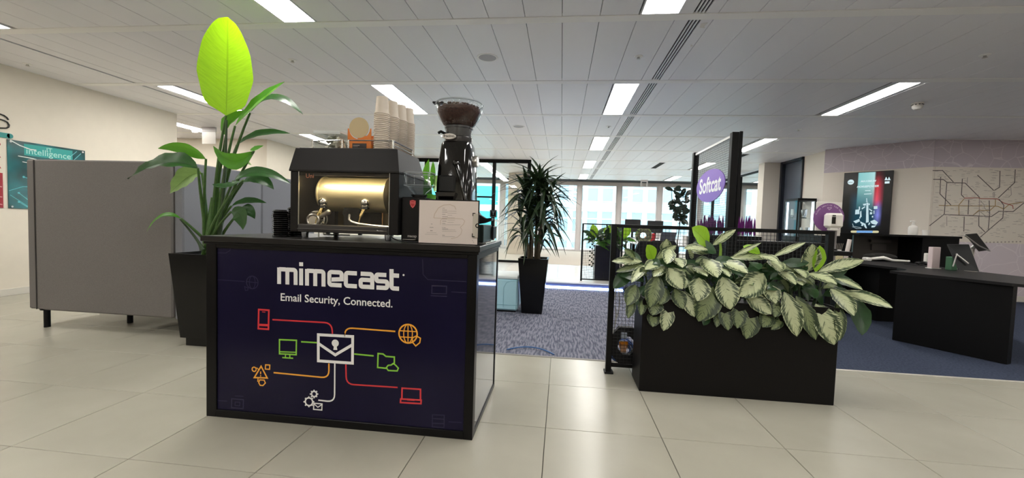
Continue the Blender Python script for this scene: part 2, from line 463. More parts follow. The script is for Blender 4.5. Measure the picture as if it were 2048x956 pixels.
struct('floor_carpet_beige', MB().box(-9, 13, 11.0, 16.8, -0.004, 0.001), M_carpet_beige, 'pale carpet in front of the far windows')
struct('trim_1', MB().box(-2.44, 1.0, 3.33, 3.36, -0.004, 0.003, .001), mat('grey_edge_strip', '#7d7972', rough=.5), 'grey strip along the streaked carpet edge')
struct('trim_2', MB().box(1.0, 9.0, 3.51, 3.53, -0.004, 0.004, .001), mat('bright_metal_strip', '#d6d2c8', rough=.35, metal=.3), 'bright metal strip along the navy carpet edge')

# the low step with its light strip
struct('trim_3', MB().box(-2.44, 1.08, 6.98, 7.4, 0, 0.11, .004), mat('white_step', '#d5d2ce', rough=.35), 'low white step in front of the far fence')
struct('trim_5', MB().box(-2.44, 1.08, 6.976, 6.98, .03, .088), mat('blue_grey_riser', '#3d4360', rough=.5), 'blue-grey riser of the low step above the light strip')
led = solo('light_strip', MB().box(-2.4, 1.05, 6.935, 6.975, 0.004, 0.04, .004), mat('cool_led', '#ffffff', emit='#a4c3ff', estr=11.0), 'glowing blue-white light strip along the foot of the low white step', 'light')

# ceiling: slab, tiles, bars
bay = lambda k: 3.48 + 1.51 * k      # middle of a cross bar
ceil_bm = MB().box(-10.5, 13, -3.6, 17.2, CEIL + 0.03, CEIL + 0.2)
ceiling = struct('ceiling', ceil_bm, M_void, 'white metal plank ceiling with dark joints and cross bars')
LAMP_X = [-5.35, -2.305, 0.705, 3.765, 6.8]
def lamp_at(i, k): return (k % 2 == 0) and any(abs((-0.055 + 0.3 * i + .15) - lx) < .15 for lx in LAMP_X)
VENT_I = 3      # column of the slot diffuser: x 0.845..1.145
plank = MB().box(0.0022, 0.2978, 0.0, 1.404, 0, 0.02, 0.002)
plank_me = plank.mesh('ceiling_tile', M_ceil)
vis = []
for k in range(-4, 9):
    for i in range(-34, 43):
        x, y = -0.055 + 0.3 * i, bay(k) - 1.51 + 0.053
        if lamp_at(i, k) or i == VENT_I: continue
        if i == -19 or (k in (1, 3) and i in (-25, -30)): continue
        xc, yc = x + .15, y + .7
        d = math.hypot(xc, yc)
        seen = yc > 1.6 and abs(xc / yc + 0.02) < 1.35
        vis.append((0 if seen else 1, d, x, y))
vis.sort()
rest = MB()
for n, (s_, d_, x, y) in enumerate(vis):
    if n < 290: child('ceiling_tile', plank_me, ceiling, (x, y, CEIL))
    else: rest.box(x + .0022, x + .2978, y, y + 1.404, CEIL, CEIL + .02)
part('ceiling_planks', rest, M_ceil, ceiling, kind='stuff')
for k in range(-5, 9): child('cross_bar', MB().box(-10.4, 12.9, -0.05, 0.05, -0.004, 0.028, .003).mesh('cross_bar', M_ceil_band), ceiling, (0, bay(k), CEIL))
# slot diffusers along the room
def slot_panel(x0, x1, k, slots, lab, grp):
    y0, y1 = bay(k) - 1.51 + .053, bay(k) - .053
    t = thing('slot_diffuser', lab, 'air vent', ((x0 + x1) / 2, y0, CEIL), group=grp)
    prev = x0
    fr = MB()
    edges = []
    for a, b in slots: fr.box(prev + .002 * (prev == x0), a, y0, y1, CEIL - .001, CEIL + .02, .001); prev = b
    fr.box(prev, x1 - .002, y0, y1, CEIL - .001, CEIL + .02, .001)
    part('frame', fr, M_ceil, t)
    s = MB()
    for a, b in slots: s.box(a, b, y0, y1, CEIL + .012, CEIL + .02)
    part('slot', s, M_void, t)
for k in range(-2, 9):
    nth = ['second', 'third', 'fourth', 'fifth', 'sixth', 'seventh', 'eighth', 'ninth', 'tenth'][k] if k > 0 else 'first'
    hid = k < 0
    for lab, a in (('ceiling panel with four dark air slots', (0.845, 1.145, k, [(0.955 + .027 * q, 0.955 + .027 * q + .015) for q in range(4)])), ('ceiling panel with one dark air slot by the left wall', (-5.755, -5.455, k, [(-5.67, -5.625)]))):
        slot_panel(*a, lab + ((', far behind the viewer' if k == -2 else ', above the viewer') if hid else ', %s from the front' % nth), 'slot diffusers behind the viewer' if hid else 'slot diffusers along the ceiling')
for n, (x, y, L) in enumerate([(2.55, 11.2, 1.1), (4.0, 9.75, .9)]):
    t = thing('slot_diffuser', ('short dark slotted air diffuser ahead of the window wall', 'short dark slotted air diffuser seen through the tall mesh screen')[n], 'air vent', (x, y, CEIL - .006))
    part('slot', MB().box(x - .07, x + .07, y, y + L, CEIL - .004, CEIL, .001), M_void, t)
    part('frame', MB().box(x - .09, x - .07, y, y + L, CEIL - .006, CEIL, .001).box(x + .07, x + .09, y, y + L, CEIL - .006, CEIL, .001), M_ceil, t)

# ceiling lamps
frame_me = None
def lamp(x, k, label, group):
    y0, y1 = bay(k) - 1.51 + .055, bay(k) - .055
    t = thing('ceiling_light', label, 'light', (x, (y0 + y1) / 2, CEIL), group=group)
    h = (y1 - y0) / 2
    part('frame', MB().box(-.149, -.138, -h, h, -.004, .03).box(.138, .149, -h, h, -.004, .03).box(-.138, .138, -h, -h + .012, -.004, .03).box(-.138, .138, h - .012, h, -.004, .03), M_ceil, t, local=True)
    part('diffuser', MB().box(-.138, .138, -h + .012, h - .012, 0.004, .02), M_panel, t, local=True)
    return t
rowname = {-4: 'behind the viewer', -2: 'behind the viewer', 0: 'above the front of the room', 2: 'in the second row', 4: 'in the third row', 6: 'in the fourth row', 8: 'by the windows'}
colname = ['along the grey booth side', 'in the column above the coffee counter', 'beside the long slot diffuser', 'in the column above the reception side', 'by the right wall']
for k in (-4, -2, 0, 2, 4, 6, 8):
    for c, lx in enumerate(LAMP_X):
        hid = k < 0
        lamp(lx, k, 'recessed ceiling light ' + (colname[c] + ', ' + ('far behind the viewer' if k == -4 else 'just behind the viewer') if hid else colname[c] + ', ' + rowname[k]), 'ceiling lights behind the viewer' if hid else 'recessed ceiling lights')

# walls
struct('wall_left', MB().box(-6.83, -6.63, -3.4, 6.5, 0, CEIL + .03), M_wall, 'warm white wall with signs at the left')
struct('wall_left_recess', MB().box(-10.2, -6.6, 8.65, 8.85, 0, CEIL + .03), M_wall, 'white wall facing the opening behind the booth')
struct('wall_left_far', MB().box(-6.85, -6.6, 8.85, 17, 0, CEIL + .03), M_wall, 'white wall beyond the opening')
struct('wall_left_outer', MB().box(-10.3, -10.1, -3.4, 17, 0, CEIL + .03), M_wall)
struct('baseboard_left', MB().box(-6.63, -6.615, -3.4, 6.5, 0, 0.085, .003).box(-6.83, -6.63, 6.5, 6.515, 0, .085), mat('white_skirting', '#d8d3c8', rough=.45))
struct('wall_back', MB().box(-10.3, 13, -3.6, -3.4, 0, CEIL + .03), M_wall)
struct('wall_right_outer', MB().box(12.6, 12.8, -3.4, 17, 0, CEIL + .03), M_wall_r)
struct('wall_right_near', MB().box(9.0, 9.2, -3.4, 8.0, 0, CEIL + .03), M_wall_r)

# mural wall B facing the room and the 45 degree wall A
def mural_mat(name, base, line, scale):
    m = bpy.data.materials.new(name); m.use_nodes = True; nt = m.node_tree; p = nt.nodes['Principled BSDF']; L = nt.links.new
    tc = nt.nodes.new('ShaderNodeTexCoord'); v = nt.nodes.new('ShaderNodeTexVoronoi'); v.feature = 'DISTANCE_TO_EDGE'; v.inputs['Scale'].default_value = scale
    nz = nt.nodes.new('ShaderNodeTexNoise'); nz.inputs['Scale'].default_value = 1.5
    ad = nt.nodes.new('ShaderNodeMix'); ad.data_type = 'RGBA'; ad.blend_type = 'ADD'; ad.inputs['Factor'].default_value = 0.35
    L(tc.outputs['Object'], nz.inputs['Vector']); L(tc.outputs['Object'], ad.inputs['A']); L(nz.outputs['Color'], ad.inputs['B'])
    L(ad.outputs['Result'], v.inputs['Vector'])
    r = nt.nodes.new('ShaderNodeValToRGB'); r.color_ramp.elements[0].position = 0.006; r.color_ramp.elements[1].position = 0.022
    r.color_ramp.elements[0].color = (*lin(line), 1); r.color_ramp.elements[1].color = (*lin(base), 1)
    L(v.outputs['Distance'], r.inputs[0]); L(r.outputs[0], p.inputs['Base Color']); p.inputs['Roughness'].default_value = .6
    return m
M_mural = mural_mat('lilac_street_map_print', '#c3b8c0', '#d8cfd3', 4.2)
M_mural_low = mural_mat('pale_lilac_street_map_print', '#d3c8ce', '#e0d7da', 3.0)
BA = Vector((5.25, 9.1, 0)); BB = Vector((6.37, 8.0, 0))
w_rt = struct('wall_right', MB().box(6.37, 9.0, 8.0, 8.2, 0, CEIL + .03), M_wall_r, 'beige wall with a transit map mural')
du = (BB - BA).normalized(); dn = Vector((du.y, -du.x, 0))    # dn points into the room
wa = MB()
q = [BA, BB, BB - dn * .2 + du * .1, BA - dn * .2]
wa.prism([(p.x, p.y) for p in q], 0, CEIL + .03); w_ang = struct('wall_right_angled', wa, M_wall_r, 'angled beige wall behind the big screen')
# mural bands: street-map print above and below the map
def wall_quad(a, b, z0, z1, n, off=.004):
    o = n * off
    return MB().add([a + Vector((0, 0, z0)) + o, b + Vector((0, 0, z0)) + o, b + Vector((0, 0, z1)) + o, a + Vector((0, 0, z1)) + o, a + Vector((0, 0, z0)), b + Vector((0, 0, z0)), b + Vector((0, 0, z1)), a + Vector((0, 0, z1))],
                    [(0, 1, 2, 3), (0, 4, 5, 1), (3, 2, 6, 7), (0, 3, 7, 4), (1, 5, 6, 2)])
nB = Vector((0, -1, 0)); B2 = Vector((9.0, 8.0, 0))
part('street_map_print', wall_quad(BA, BB, 2.285, CEIL, dn), M_mural, w_ang)
part('street_map_print', wall_quad(BB, B2, 2.285, CEIL, nB), M_mural, w_rt)
part('street_map_print', wall_quad(BB, B2, 0.10, 1.0, nB), M_mural_low, w_rt)
struct('baseboard_right', MB().box(6.37, 9, 7.985, 8.0, 0, .1, .003), mat('white_skirting', '#d8d3c8'))

# recess with dark door, white pillar, right-hand glass room
M_navyblack = mat('blue_black_lacquer', '#1a1f2b', rough=.35)
struct('wall_right_return', MB().box(5.33, 5.55, 9.05, 9.98, 0, CEIL + .03), M_wall_r, 'plain beige wall beside the dark doorway')
struct('door_1', MB().box(5.36, 5.5, 9.98, 10.84, 0, 2.72, .004), mat('grey_blue_door', '#4b5260', rough=.35), 'tall grey-blue door in a black frame')
struct('trim_4', MB().box(5.28, 5.5, 10.8, 10.88, 0, CEIL).box(5.29, 5.37, 9.96, 10.0, 0, CEIL).box(5.29, 5.37, 9.96, 10.85, 2.7, CEIL), M_navyblack, 'black door frame')
struct('column_1', MB().box(4.92, 5.3, 10.9, 11.2, 0, CEIL + .03), M_wall_r, 'beige pillar between the dark door and the glass room')
struct('column_2', MB().box(-1.83, -1.2, 14.0, 14.6, 0, CEIL + .03), mat('beige_column', '#d3c7b6', rough=.6), 'beige column in front of the windows')

# glass partition at the right, parallel to the room's length
pr = thing('glass_partition', 'glass wall with slim black frame at the right behind the purple plants', 'partition', (5.3, 12.5, 0))
for y in (11.25, 13.2, 15.4): part('post', MB().box(5.26, 5.34, y - .04, y + .04, 0, 2.66, .004), M_blackmat, pr)
part('top_rail', MB().box(5.27, 5.33, 11.2, 16.7, 2.66, 2.71), M_blackmat, pr)
part('bottom_rail', MB().box(5.27, 5.33, 11.2, 16.7, 0.0, 0.06), M_blackmat, pr)
for y0, y1 in ((11.29, 13.16), (13.24, 15.36), (15.44, 16.7)): part('pane', MB().box(5.295, 5.305, y0, y1, .06, 2.66), M_glass_in, pr)

# black framed glazing left of the dracaena
pl = thing('glass_partition', 'black framed glass partition behind the coffee grinder', 'partition', (-2.8, 11.05, 0))
xs = [-6.55, -5.6, -4.68, -3.72, -1.84, -0.9]
for x in xs: part('post', MB().box(x - .045, x + .045, 11.02, 11.1, 0, 2.7, .004), M_blackmat, pl)
part('top_rail', MB().box(-6.6, -.855, 11.02, 11.1, 2.66, 2.757), M_blackmat, pl)
part('bottom_rail', MB().box(-6.6, -.855, 11.02, 11.1, 0, .06), M_blackmat, pl)
for a, b in zip(xs, xs[1:]):
    part('pane', MB().box(a + .045, b - .045, 11.055, 11.065, .06, 2.66), M_glass_in, pl)
    if b < -1.5: part('mid_rail', MB().box(a + .045, b - .045, 11.03, 11.09, 1.72, 1.765), M_blackmat, pl)

# far window wall: full-height windows
n = 0
for i in range(-6, 9):
    x0 = 0.68 + 1.555 * i; x1 = x0 + 1.555
    n += 1
    wbm = MB()
    wbm.box(x0 - .06, x0 + .06, 16.8, 16.95, 0, 2.72, .004)
    wbm.box(x0 + .06, x1 - .06, 16.82, 16.93, 0, .07, .004).box(x0 + .06, x1 - .06, 16.82, 16.93, 2.64, 2.72, .004)
    wbm.box(x0 + .06, x0 + .12, 16.84, 16.91, .07, 2.64, .004).box(x1 - .12, x1 - .06, 16.84, 16.91, .07, 2.64, .004)
    wo = struct('window_%d' % n, wbm, M_alu)
    part('pane', MB().box(x0 + .12, x1 - .12, 16.87, 16.88, .07, 2.64), M_glass, wo)
struct('wall_far', MB().box(-10.3, 13, 16.8, 16.95, 2.72, CEIL + .2).box(-10.3, -8.7, 16.8, 16.95, 0, 2.75), M_alu)

# buildings across the street
M_fac = mat('pale_render', '#c6d0d1', rough=.8)
M_fac2 = mat('pale_cyan_spandrel', '#a6cdd1', rough=.6)
M_win = mat('street_window_glass', '#86a4b2', rough=.25)
M_wfr = mat('street_window_frame', '#dfe9ea', rough=.6)
bl = thing('building', 'pale office building across the street with rows of windows behind the glass', 'building', (3, 31, -9))
part('wall', MB().box(-9, 17, 31.12, 40, -9, 11), M_fac, bl)
for z0, z1 in ((2.05, 2.75), (-.15, .45), (5.3, 6), (-3.6, -2.9)): part('spandrel', MB().box(-9, 17, 31.0, 31.12, z0, z1, .02), M_fac2, bl)
for i in range(25): part('pier', MB().box(-9 + 1.07 * i - .16, -9 + 1.07 * i + .16, 31.02, 31.12, -8, 10, .01), M_fac, bl)
fw = MB().box(-.36, .36, 0, .05, 0, 1.5).box(-.40, -.36, -.03, .05, 0, 1.5, mi=1).box(.36, .40, -.03, .05, 0, 1.5, mi=1).box(-.36, .36, -.03, .05, .98, 1.06, mi=1).box(-.36, .36, -.03, .05, 0, .05, mi=1)
fwm = fw.mesh('street_window', [M_win, M_wfr])
for i in range(24):
    for z in (0.5, 2.78, -1.75, -4.2):
        child('window', fwm, bl, (-9 + 1.07 * (i + .5) - 3, 31.08 - 31, z + 9))
M_teal = mat('teal_glazed_band', '#35b6c4', rough=.4)
b2 = thing('building', 'white building with bright teal bands seen through the black framed glazing', 'building', (-12, 27, -9))
part('wall', MB().box(-22, -4.2, 27, 30.5, -9, 9), M_fac, b2)
for q, (z0, z1) in enumerate(((2.2, 3.4), (0.75, 1.75), (-1.1, .2), (4.5, 6))): part('teal_band', MB().box(-22, -4.2, 26.9, 27, z0, z1, .02), M_teal, b2)
for i in range(11): part('window', MB().box(-21.5 + 1.5 * i, -20.4 + 1.5 * i, 26.93, 27, 1.8, 2.15), M_win, b2)
b3 = thing('building', 'brick-orange building with a gabled roof seen through the right-hand glass room', 'building', (24, 38, -9))
part('wall', MB().box(21.5, 24.5, 38, 42, -9, 4), mat('orange_brick_far', '#d99a6c', rough=.8), b3)
part('roof', MB().prism([(20.5, 2.5), (25.5, 7.5), (30, 3.0)], 37.8, 46, plane='xz'), mat('grey_roof_far', '#b9aeb4', rough=.7), b3)
part('side_wall', MB().box(24.5, 30, 38.2, 44, -9, 3), M_fac, b3)
struct('ground_street', MB().box(-60, 60, 17.5, 60, -9.3, -9), mat('street_asphalt', '#8d9094', rough=.9))
# ------------------------------------------------------------------ coffee counter
M_ctr = mat('black_counter_laminate', '#0a090a', rough=0.32, spec=.22)
M_top = mat('black_worktop', '#121010', rough=0.28, spec=.35, noise=.1, nscale=90)
M_gloss = mat('black_gloss_panel', '#14161c', rough=0.06, coat=0.3)
M_navy = mat('navy_printed_vinyl', '#17142c', rough=0.2, spec=.15, noise=.12, nscale=3)
ct = thing('coffee_counter', 'black coffee counter with a navy printed front panel and glossy side', 'counter', (-1.125, 2.32, 0))
part('carcass', MB().box(-1.85, -.415, 2.0, 2.67, 0.0, .93), M_ctr, ct)
part('worktop', MB().box(-1.868, -.385, 1.958, 2.69, .938, .967, .003), M_top, ct)
part('worktop_lip', MB().box(-1.857, -.392, 1.967, 2.68, .925, .9375, .002), M_ctr, ct)
part('frame_stile', MB().box(-1.85, -1.792, 1.976, 2.0, 0, .925, .002), M_ctr, ct)
part('frame_stile', MB().box(-.447, -.40, 1.976, 2.0, 0, .925, .002), M_ctr, ct)
part('frame_rail', MB().box(-1.792, -.447, 1.976, 2.0, .905, .925, .002), M_ctr, ct)
part('frame_rail', MB().box(-1.792, -.447, 1.976, 2.0, 0, .04, .002), M_ctr, ct)
fp = part('front_panel', MB().box(-1.792, -.447, 1.985, 2.0, .04, .905), M_navy, ct, 'navy front panel printed with a logo and coloured icons')
part('side_panel', MB().box(-.415, -.404, 2.03, 2.64, .03, .9), M_gloss, ct, 'glossy black side panel')
part('side_trim', MB().box(-.415, -.40, 2.0, 2.03, 0, .925, .002).box(-.415, -.40, 2.64, 2.67, 0, .925, .002).box(-.415, -.40, 2.03, 2.64, 0, .03, .002).box(-.415, -.40, 2.03, 2.64, .9, .925, .002), M_ctr, ct)
FY = 1.9845; FN = (0, -1, 0)
def S(u, v):      # point of the printed front, measured on an enlarged view of it
    return at(400 + u * .47068, 450 + v * .47068, y=FY)
P_white = mat('print_white', '#e9e7e6', rough=.3)
P_red = mat('print_red', '#d2363d', rough=.3)
P_orange = mat('print_orange', '#f0a83a', rough=.3)
P_green = mat('print_green', '#86c440', rough=.3)
P_faint = mat('print_faint_violet', '#2a2642', rough=.25)
# logo letters, drawn as strokes: baseline from (328,249) to (848,279), x-height 71
def Lp(x, y):
    k = x / 520.0
    bx, by = 328 + x, 249 + 30.0 * k
    return S(bx - 0.0 * y, by - y * (1 + .02 * k))
lg = MB(); W_ = .0215
def ls(pts, closed=False, w=W_): lg.stroke([Lp(*p) for p in pts], w, FN, 0, closed, True, .0006)
def arc(cx, cy, r, a0, a1, n=5): return [(cx + r * math.cos(math.radians(a0 + (a1 - a0) * i / n)), cy + r * math.sin(math.radians(a0 + (a1 - a0) * i / n))) for i in range(n + 1)]
h = 62; b = 8.5
def letter_m(x):
    ls([(x, -1), (x, h + 7)]); ls([(x, h)] + arc(x + 26, h - 9, 9, 90, 0) + [(x + 35, -1)]); ls([(x + 33, h)] + arc(x + 61, h - 9, 9, 90, 0) + [(x + 70, -1)])
letter_m(8.5)
ls([(102, -1), (102, h + 8)]); ls([(102, 80), (102, 96)])
letter_m(127)
x = 222; ls([(x + 52, 8)] + [(x + 44, 8)] + arc(x + 9, 17, 9, 270, 180) + arc(x + 9, h - 9, 9, 180, 90) + arc(x + 43, h - 9, 9, 90, 0) + [(x + 52, 34), (x + 6, 30)])
x = 292; ls([(x + 47, 8)] + arc(x + 9, 17, 9, 270, 180) + arc(x + 9, h - 9, 9, 180, 90) + [(x + 47, h)])
x = 352; ls([(x + 3, h)] + arc(x + 43, h - 9, 9, 90, 0) + [(x + 52, -1)]); ls([(x + 52, 8)] + arc(x + 10, 15, 7, 270, 180) + arc(x + 10, 30, 7, 180, 90) + [(x + 52, 37)])
x = 420; ls([(x + 44, h)] + arc(x + 9, h - 8, 8, 90, 180) + arc(x + 9, h - 20, 7, 180, 270) + arc(x + 40, 27, 8, 90, 0) + arc(x + 40, 16, 8, 0, -90) + [(x + 2, 8)])
x = 478; ls([(x + 8, 88)] + arc(x + 17, 17, 9, 180, 270) + [(x + 40, 8)]); ls([(x + 8, h), (x + 40, h)])
lg.disc(Lp(537, 66), .005, FN)
part('logo', lg, P_white, fp, 'white logo lettering reading mimecast')
tg = MB()
a0, a1 = S(343, 321), S(818, 350)
text_into(tg, 'Email Security, Connected.', a0, a1 - a0, (0, 0, 1), width=(a1 - a0).length, bold=.012, lift=.0006)
part('tagline', tg, P_white, fp, 'white tagline reading Email Security, Connected.')
def icon(nm, lab, m, draws):
    g = MB()
    for d in draws: d(g)
    part(nm, g, m, fp, lab)
WL = .0075
def st(pts, w=WL, closed=False, lift=.0006): return lambda g: g.stroke([S(*p) for p in pts], w, FN, 0, closed, True, lift)
def rg(u, v, r, w=WL, a0=0, a1=360, n=24): return lambda g: g.ring(S(u, v), r * .00128, w, FN, 0, n, math.radians(a0), math.radians(a1))
def dk(u, v, r): return lambda g: g.disc(S(u, v) + Vector((0, -.0007, 0)), r * .00128, FN)
def fill(pts): return lambda g: g.add([S(*p) + Vector((0, -.0008, 0)) for p in pts], [list(range(len(pts)))])
def curve(p, q, r, n=5):      # rounded corner helper: three points -> polyline with a rounded middle
    a, m_, b_ = [Vector(x) for x in (p, q, r)]
    d1 = (a - m_).normalized() * 32; d2 = (b_ - m_).normalized() * 32
    return [tuple(a)] + [tuple(v) for v in bez(m_ + d1, m_, m_ + d2, n)] + [tuple(b_)]
icon('connector', 'red line from the phone to the envelope', P_red, [st(curve((308, 402), (560, 416), (563, 462)))])
icon('connector', 'orange line from the envelope to the globe', P_orange, [st(curve((615, 466), (616, 436), (830, 452)))])
icon('connector', 'green line from the computer to the envelope', P_green, [st([(430, 496), (498, 500)])])
icon('connector', 'green line from the envelope to the folder', P_green, [st([(655, 548), (738, 556)])])
icon('connector', 'orange line from the warning sign to the envelope', P_orange, [st(curve((313, 627), (548, 650), (548, 588)))])
icon('connector', 'white line from the gears to the envelope', P_white, [st(curve((503, 744), (572, 752), (573, 588)))])
icon('connector', 'red line from the envelope to the laptop', P_red, [st(curve((620, 592), (622, 676), (840, 690)))])
icon('phone_icon', 'red phone icon', P_red, [st([(250, 359), (293, 362), (291, 443), (248, 440)], .009, True), st([(249, 424), (292, 426)], .012), st([(264, 369), (278, 370)], .004)])
icon('computer_icon', 'green desktop computer icon', P_green, [st([(338, 487), (410, 490), (409, 551), (338, 547)], WL, True), st([(338, 538), (409, 541)], .006), st([(364, 549), (363, 563)], .006), st([(382, 550), (382, 564)], .006), st([(350, 563), (396, 566)], .007)])
icon('warning_icon', 'orange warning triangle icon', P_orange, [st([(260, 600), (286, 650), (231, 648)], WL, True), st([(258, 622), (258, 634)], .006), dk(258, 641, 3), rg(230, 613, 9, .006), st([(279, 594), (297, 595), (296, 613), (278, 612)], .006, True), st([(254, 658), (273, 659), (278, 671), (268, 682), (256, 681), (250, 670)], .006, True), st([(240, 606), (250, 614)], .005), st([(247, 652), (246, 666)], .006)])
def gear(u, v, r, n=8): return [rg(u, v, r, .0075)] + [st([(u + (r + 1) * math.cos(2 * PI * i / n), v + (r + 1) * math.sin(2 * PI * i / n)), (u + (r + 7) * math.cos(2 * PI * i / n), v + (r + 7) * math.sin(2 * PI * i / n))], .007) for i in range(n)]
icon('gears_icon', 'white gears icon with a small envelope', P_white, gear(463, 751, 16) + gear(485, 718, 11) + [st([(484, 757), (519, 760), (518, 786), (483, 783)], .006, True), st([(485, 760), (501, 774), (518, 763)], .005)])
icon('globe_icon', 'orange globe icon with a shield', P_orange, [rg(884, 462, 37, WL), st([(848, 449), (922, 453)], .005), st([(848, 475), (905, 478)], .005), st([(884, 426), (884, 498)], .005), lambda g: g.ring(S(884, 462), 37 * .00128, .005, FN, 0, 24, sx=.48), st([(920, 471), (937, 481), (934, 500), (917, 514), (903, 498), (902, 480)], .006, True)])
icon('folder_icon', 'green folder icon with a cloud', P_green, [st([(792, 609), (755, 605), (757, 546), (778, 548), (790, 558), (826, 561), (826, 588)], WL), st([(792, 606), (800, 596), (812, 595), (822, 588), (832, 596), (843, 608), (838, 620), (800, 618)], .007, True)])
icon('laptop_icon', 'red laptop icon', P_red, [st([(858, 738), (859, 693), (937, 698), (937, 742)], .008), st([(853, 739), (940, 744), (939, 759), (852, 754)], .008, True), st([(880, 741), (912, 743)], .01)])
icon('envelope_icon', 'white envelope icon with a keyhole', P_white, [st([(503, 466), (649, 474), (648, 587), (503, 577)], .0145, True), st([(506, 505), (575, 552), (646, 510)], .0145), dk(575, 502, 15), fill([(570, 510), (580, 510), (584, 531), (567, 530)])])
for gi in ([st([(70, 232), (190, 240)], .004), rg(222, 244, 26, .005), lambda g: g.ring(S(222, 244), 26 * .00128, .004, FN, 0, 20, sx=.5), st([(196, 240), (248, 246)], .004), st([(190, 262), (205, 268), (203, 277), (193, 278)], .004, True)],
    [st([(946, 145), (948, 210), (968, 232), (1132, 241)], .004), st([(986, 258), (1048, 260), (1047, 293), (985, 291)], .006, True), st([(980, 300), (1050, 303)], .006), st([(1068, 284), (1132, 288)], .004)],
    [st([(70, 746), (116, 748)], .004), st([(135, 738), (185, 742), (184, 780), (134, 776)], .006, True), st([(148, 726), (185, 728)], .004), st([(150, 752), (170, 753), (169, 768), (149, 767)], .004, True)],
    [st([(988, 806), (1038, 808), (1037, 860), (987, 858)], .005, True), st([(988, 822), (1038, 825)], .005), st([(988, 842), (1038, 844)], .005), st([(1056, 836), (1112, 839)], .004)],
    [st([(72, 118), (110, 119), (128, 108), (130, 98)], .004)]): icon('ghost_icon', 'faint violet icon outline', P_faint, gi)

# ------------------------------------------------------------------ espresso machine
M_mach = mat('dark_brown_black_metal', '#151211', rough=0.45, spec=.2)
M_mach2 = mat('charcoal_metal', '#2e2b29', rough=0.45)
M_brass = mat('polished_brass_boiler', '#f2e6bf', rough=0.36, metal=.85)
M_steel = mat('brushed_steel', '#c6c4bf', rough=0.28, metal=1.0)
M_warm = mat('warm_led_bar', '#ffffff', emit='#ffe9b8', estr=60.0)
em = thing('espresso_machine', 'black box-shaped espresso machine with a lit glass front and a brass boiler inside', 'coffee machine', (-1.16, 2.3, .967))
TOPZ = 1.453
ho = MB()
r0 = [(-1.467, 2.092), (-.851, 2.092), (-.851, 2.50), (-1.467, 2.50)]; r1 = [(-1.447, 2.118), (-.872, 2.118), (-.872, 2.44), (-1.447, 2.44)]
ho.loft([[Vector((x, y, 1.326)) for x, y in r0], [Vector((x, y, 1.334)) for x, y in r0], [Vector((x, y, TOPZ)) for x, y in r1]], 0, False)
part('hood', ho, M_mach, em, 'sloping black hood')
part('side_panel', MB().box(-1.464, -1.421, 2.1, 2.49, 1.0, 1.326, .003), M_mach, em)
part('side_panel', MB().box(-.906, -.854, 2.1, 2.49, 1.0, 1.326, .003), M_mach, em)
part('back_panel', MB().box(-1.421, -.906, 2.47, 2.49, 1.0, 1.326), M_mach2, em)
part('base_tray', MB().box(-1.421, -.906, 2.122, 2.47, 1.0, 1.015), M_mach2, em)
rl = part('front_rail', MB().box(-1.419, -.908, 2.096, 2.12, 1.0, 1.043, .005).box(-1.417, -.91, 2.09, 2.1, 1.012, 1.02, .002), M_mach2, em)
tx = MB(); text_into(tx, 'Fracino', (-.968, 2.0955, 1.0155), (1, 0, 0), (0, 0, 1), width=.036, bold=.02, lift=.0004); part('brand_lettering', tx, P_white, rl)
part('front_glass', MB().box(-1.42, -.907, 2.106, 2.11, 1.043, 1.326), glass_mat('smoked_glass', (.93, .92, .90), .55), em)
part('glass_edge', MB().box(-1.421, -1.418, 2.104, 2.11, 1.01, 1.326).box(-.909, -.906, 2.104, 2.11, 1.0, 1.326), M_steel, em)
tx = MB(); text_into(tx, 'Uni', (-1.378, 2.1055, 1.292), (1, 0, 0), (0, 0, 1), width=.045, bold=.0); part('glass_lettering', tx, mat('copper_print', '#a8664c', rough=.4), em, 'small copper lettering at the top of the glass')
BYc, BZ, BR = 2.285, 1.216, .098
bo = MB(); bo.lathe([(0.001, -1.40), (.06, -1.395), (.085, -1.385), (BR, -1.372), (BR + .004, -1.37), (BR + .004, -1.364), (BR, -1.362), (BR, -.985), (BR + .005, -.983), (BR + .005, -.975), (BR, -.973), (.085, -.962), (.06, -.953), (.001, -.95)], (0, BYc, BZ), 40, axis='x')
part('boiler', bo, M_brass, em, 'polished brass boiler drum')
part('light_bar', MB().box(-1.36, -.96, 2.135, 2.15, 1.316, 1.3255), M_warm, em, 'warm white light bar')
part('fascia', MB().box(-1.421, -.906, 2.112, 2.118, 1.306, 1.326), M_mach, em)
for gx in (-1.335, -1.085):
    gb = MB(); gb.sphere((gx, 2.2, 1.168), .027, 16).lathe([(.02, 1.135), (.024, 1.142), (.024, 1.152)], (gx, 2.2, 0), 16, cap=True)
    part('group_head', gb, M_chrome, em, 'chrome group head ball')
    part('nozzle', MB().cyl((gx, 2.2, 1.145), (gx - .012, 2.18, 1.105), .0115, .009).cyl((gx - .012, 2.18, 1.105), (gx - .016, 2.172, 1.09), .012, .008).cyl((gx - .016, 2.172, 1.09), (gx - .028, 2.165, 1.03), .004, .0025), mat('pale_brass', '#dcc489', rough=.2, metal=1), em)
pf = MB()
pc = Vector((-1.372, 2.165, 1.066)); pn = Vector((.25, -1, .05))
pf.torus(pc, .03, .0075, pn).torus(pc + Vector((.006, .02, .004)), .043, .006, pn, mi=0).torus(pc + Vector((.010, .035, .004)), .046, .005, pn).cyl(pc + Vector((.0, .0, 0)), pc + pn * -.045, .026, .03, 20)
for q in range(8):
    a = 2 * PI * q / 8; pf.cyl(pc + Vector((.034 * math.cos(a), .01, .034 * math.sin(a))), pc + Vector((.044 * math.cos(a), .035, .044 * math.sin(a))), .004, n=6)
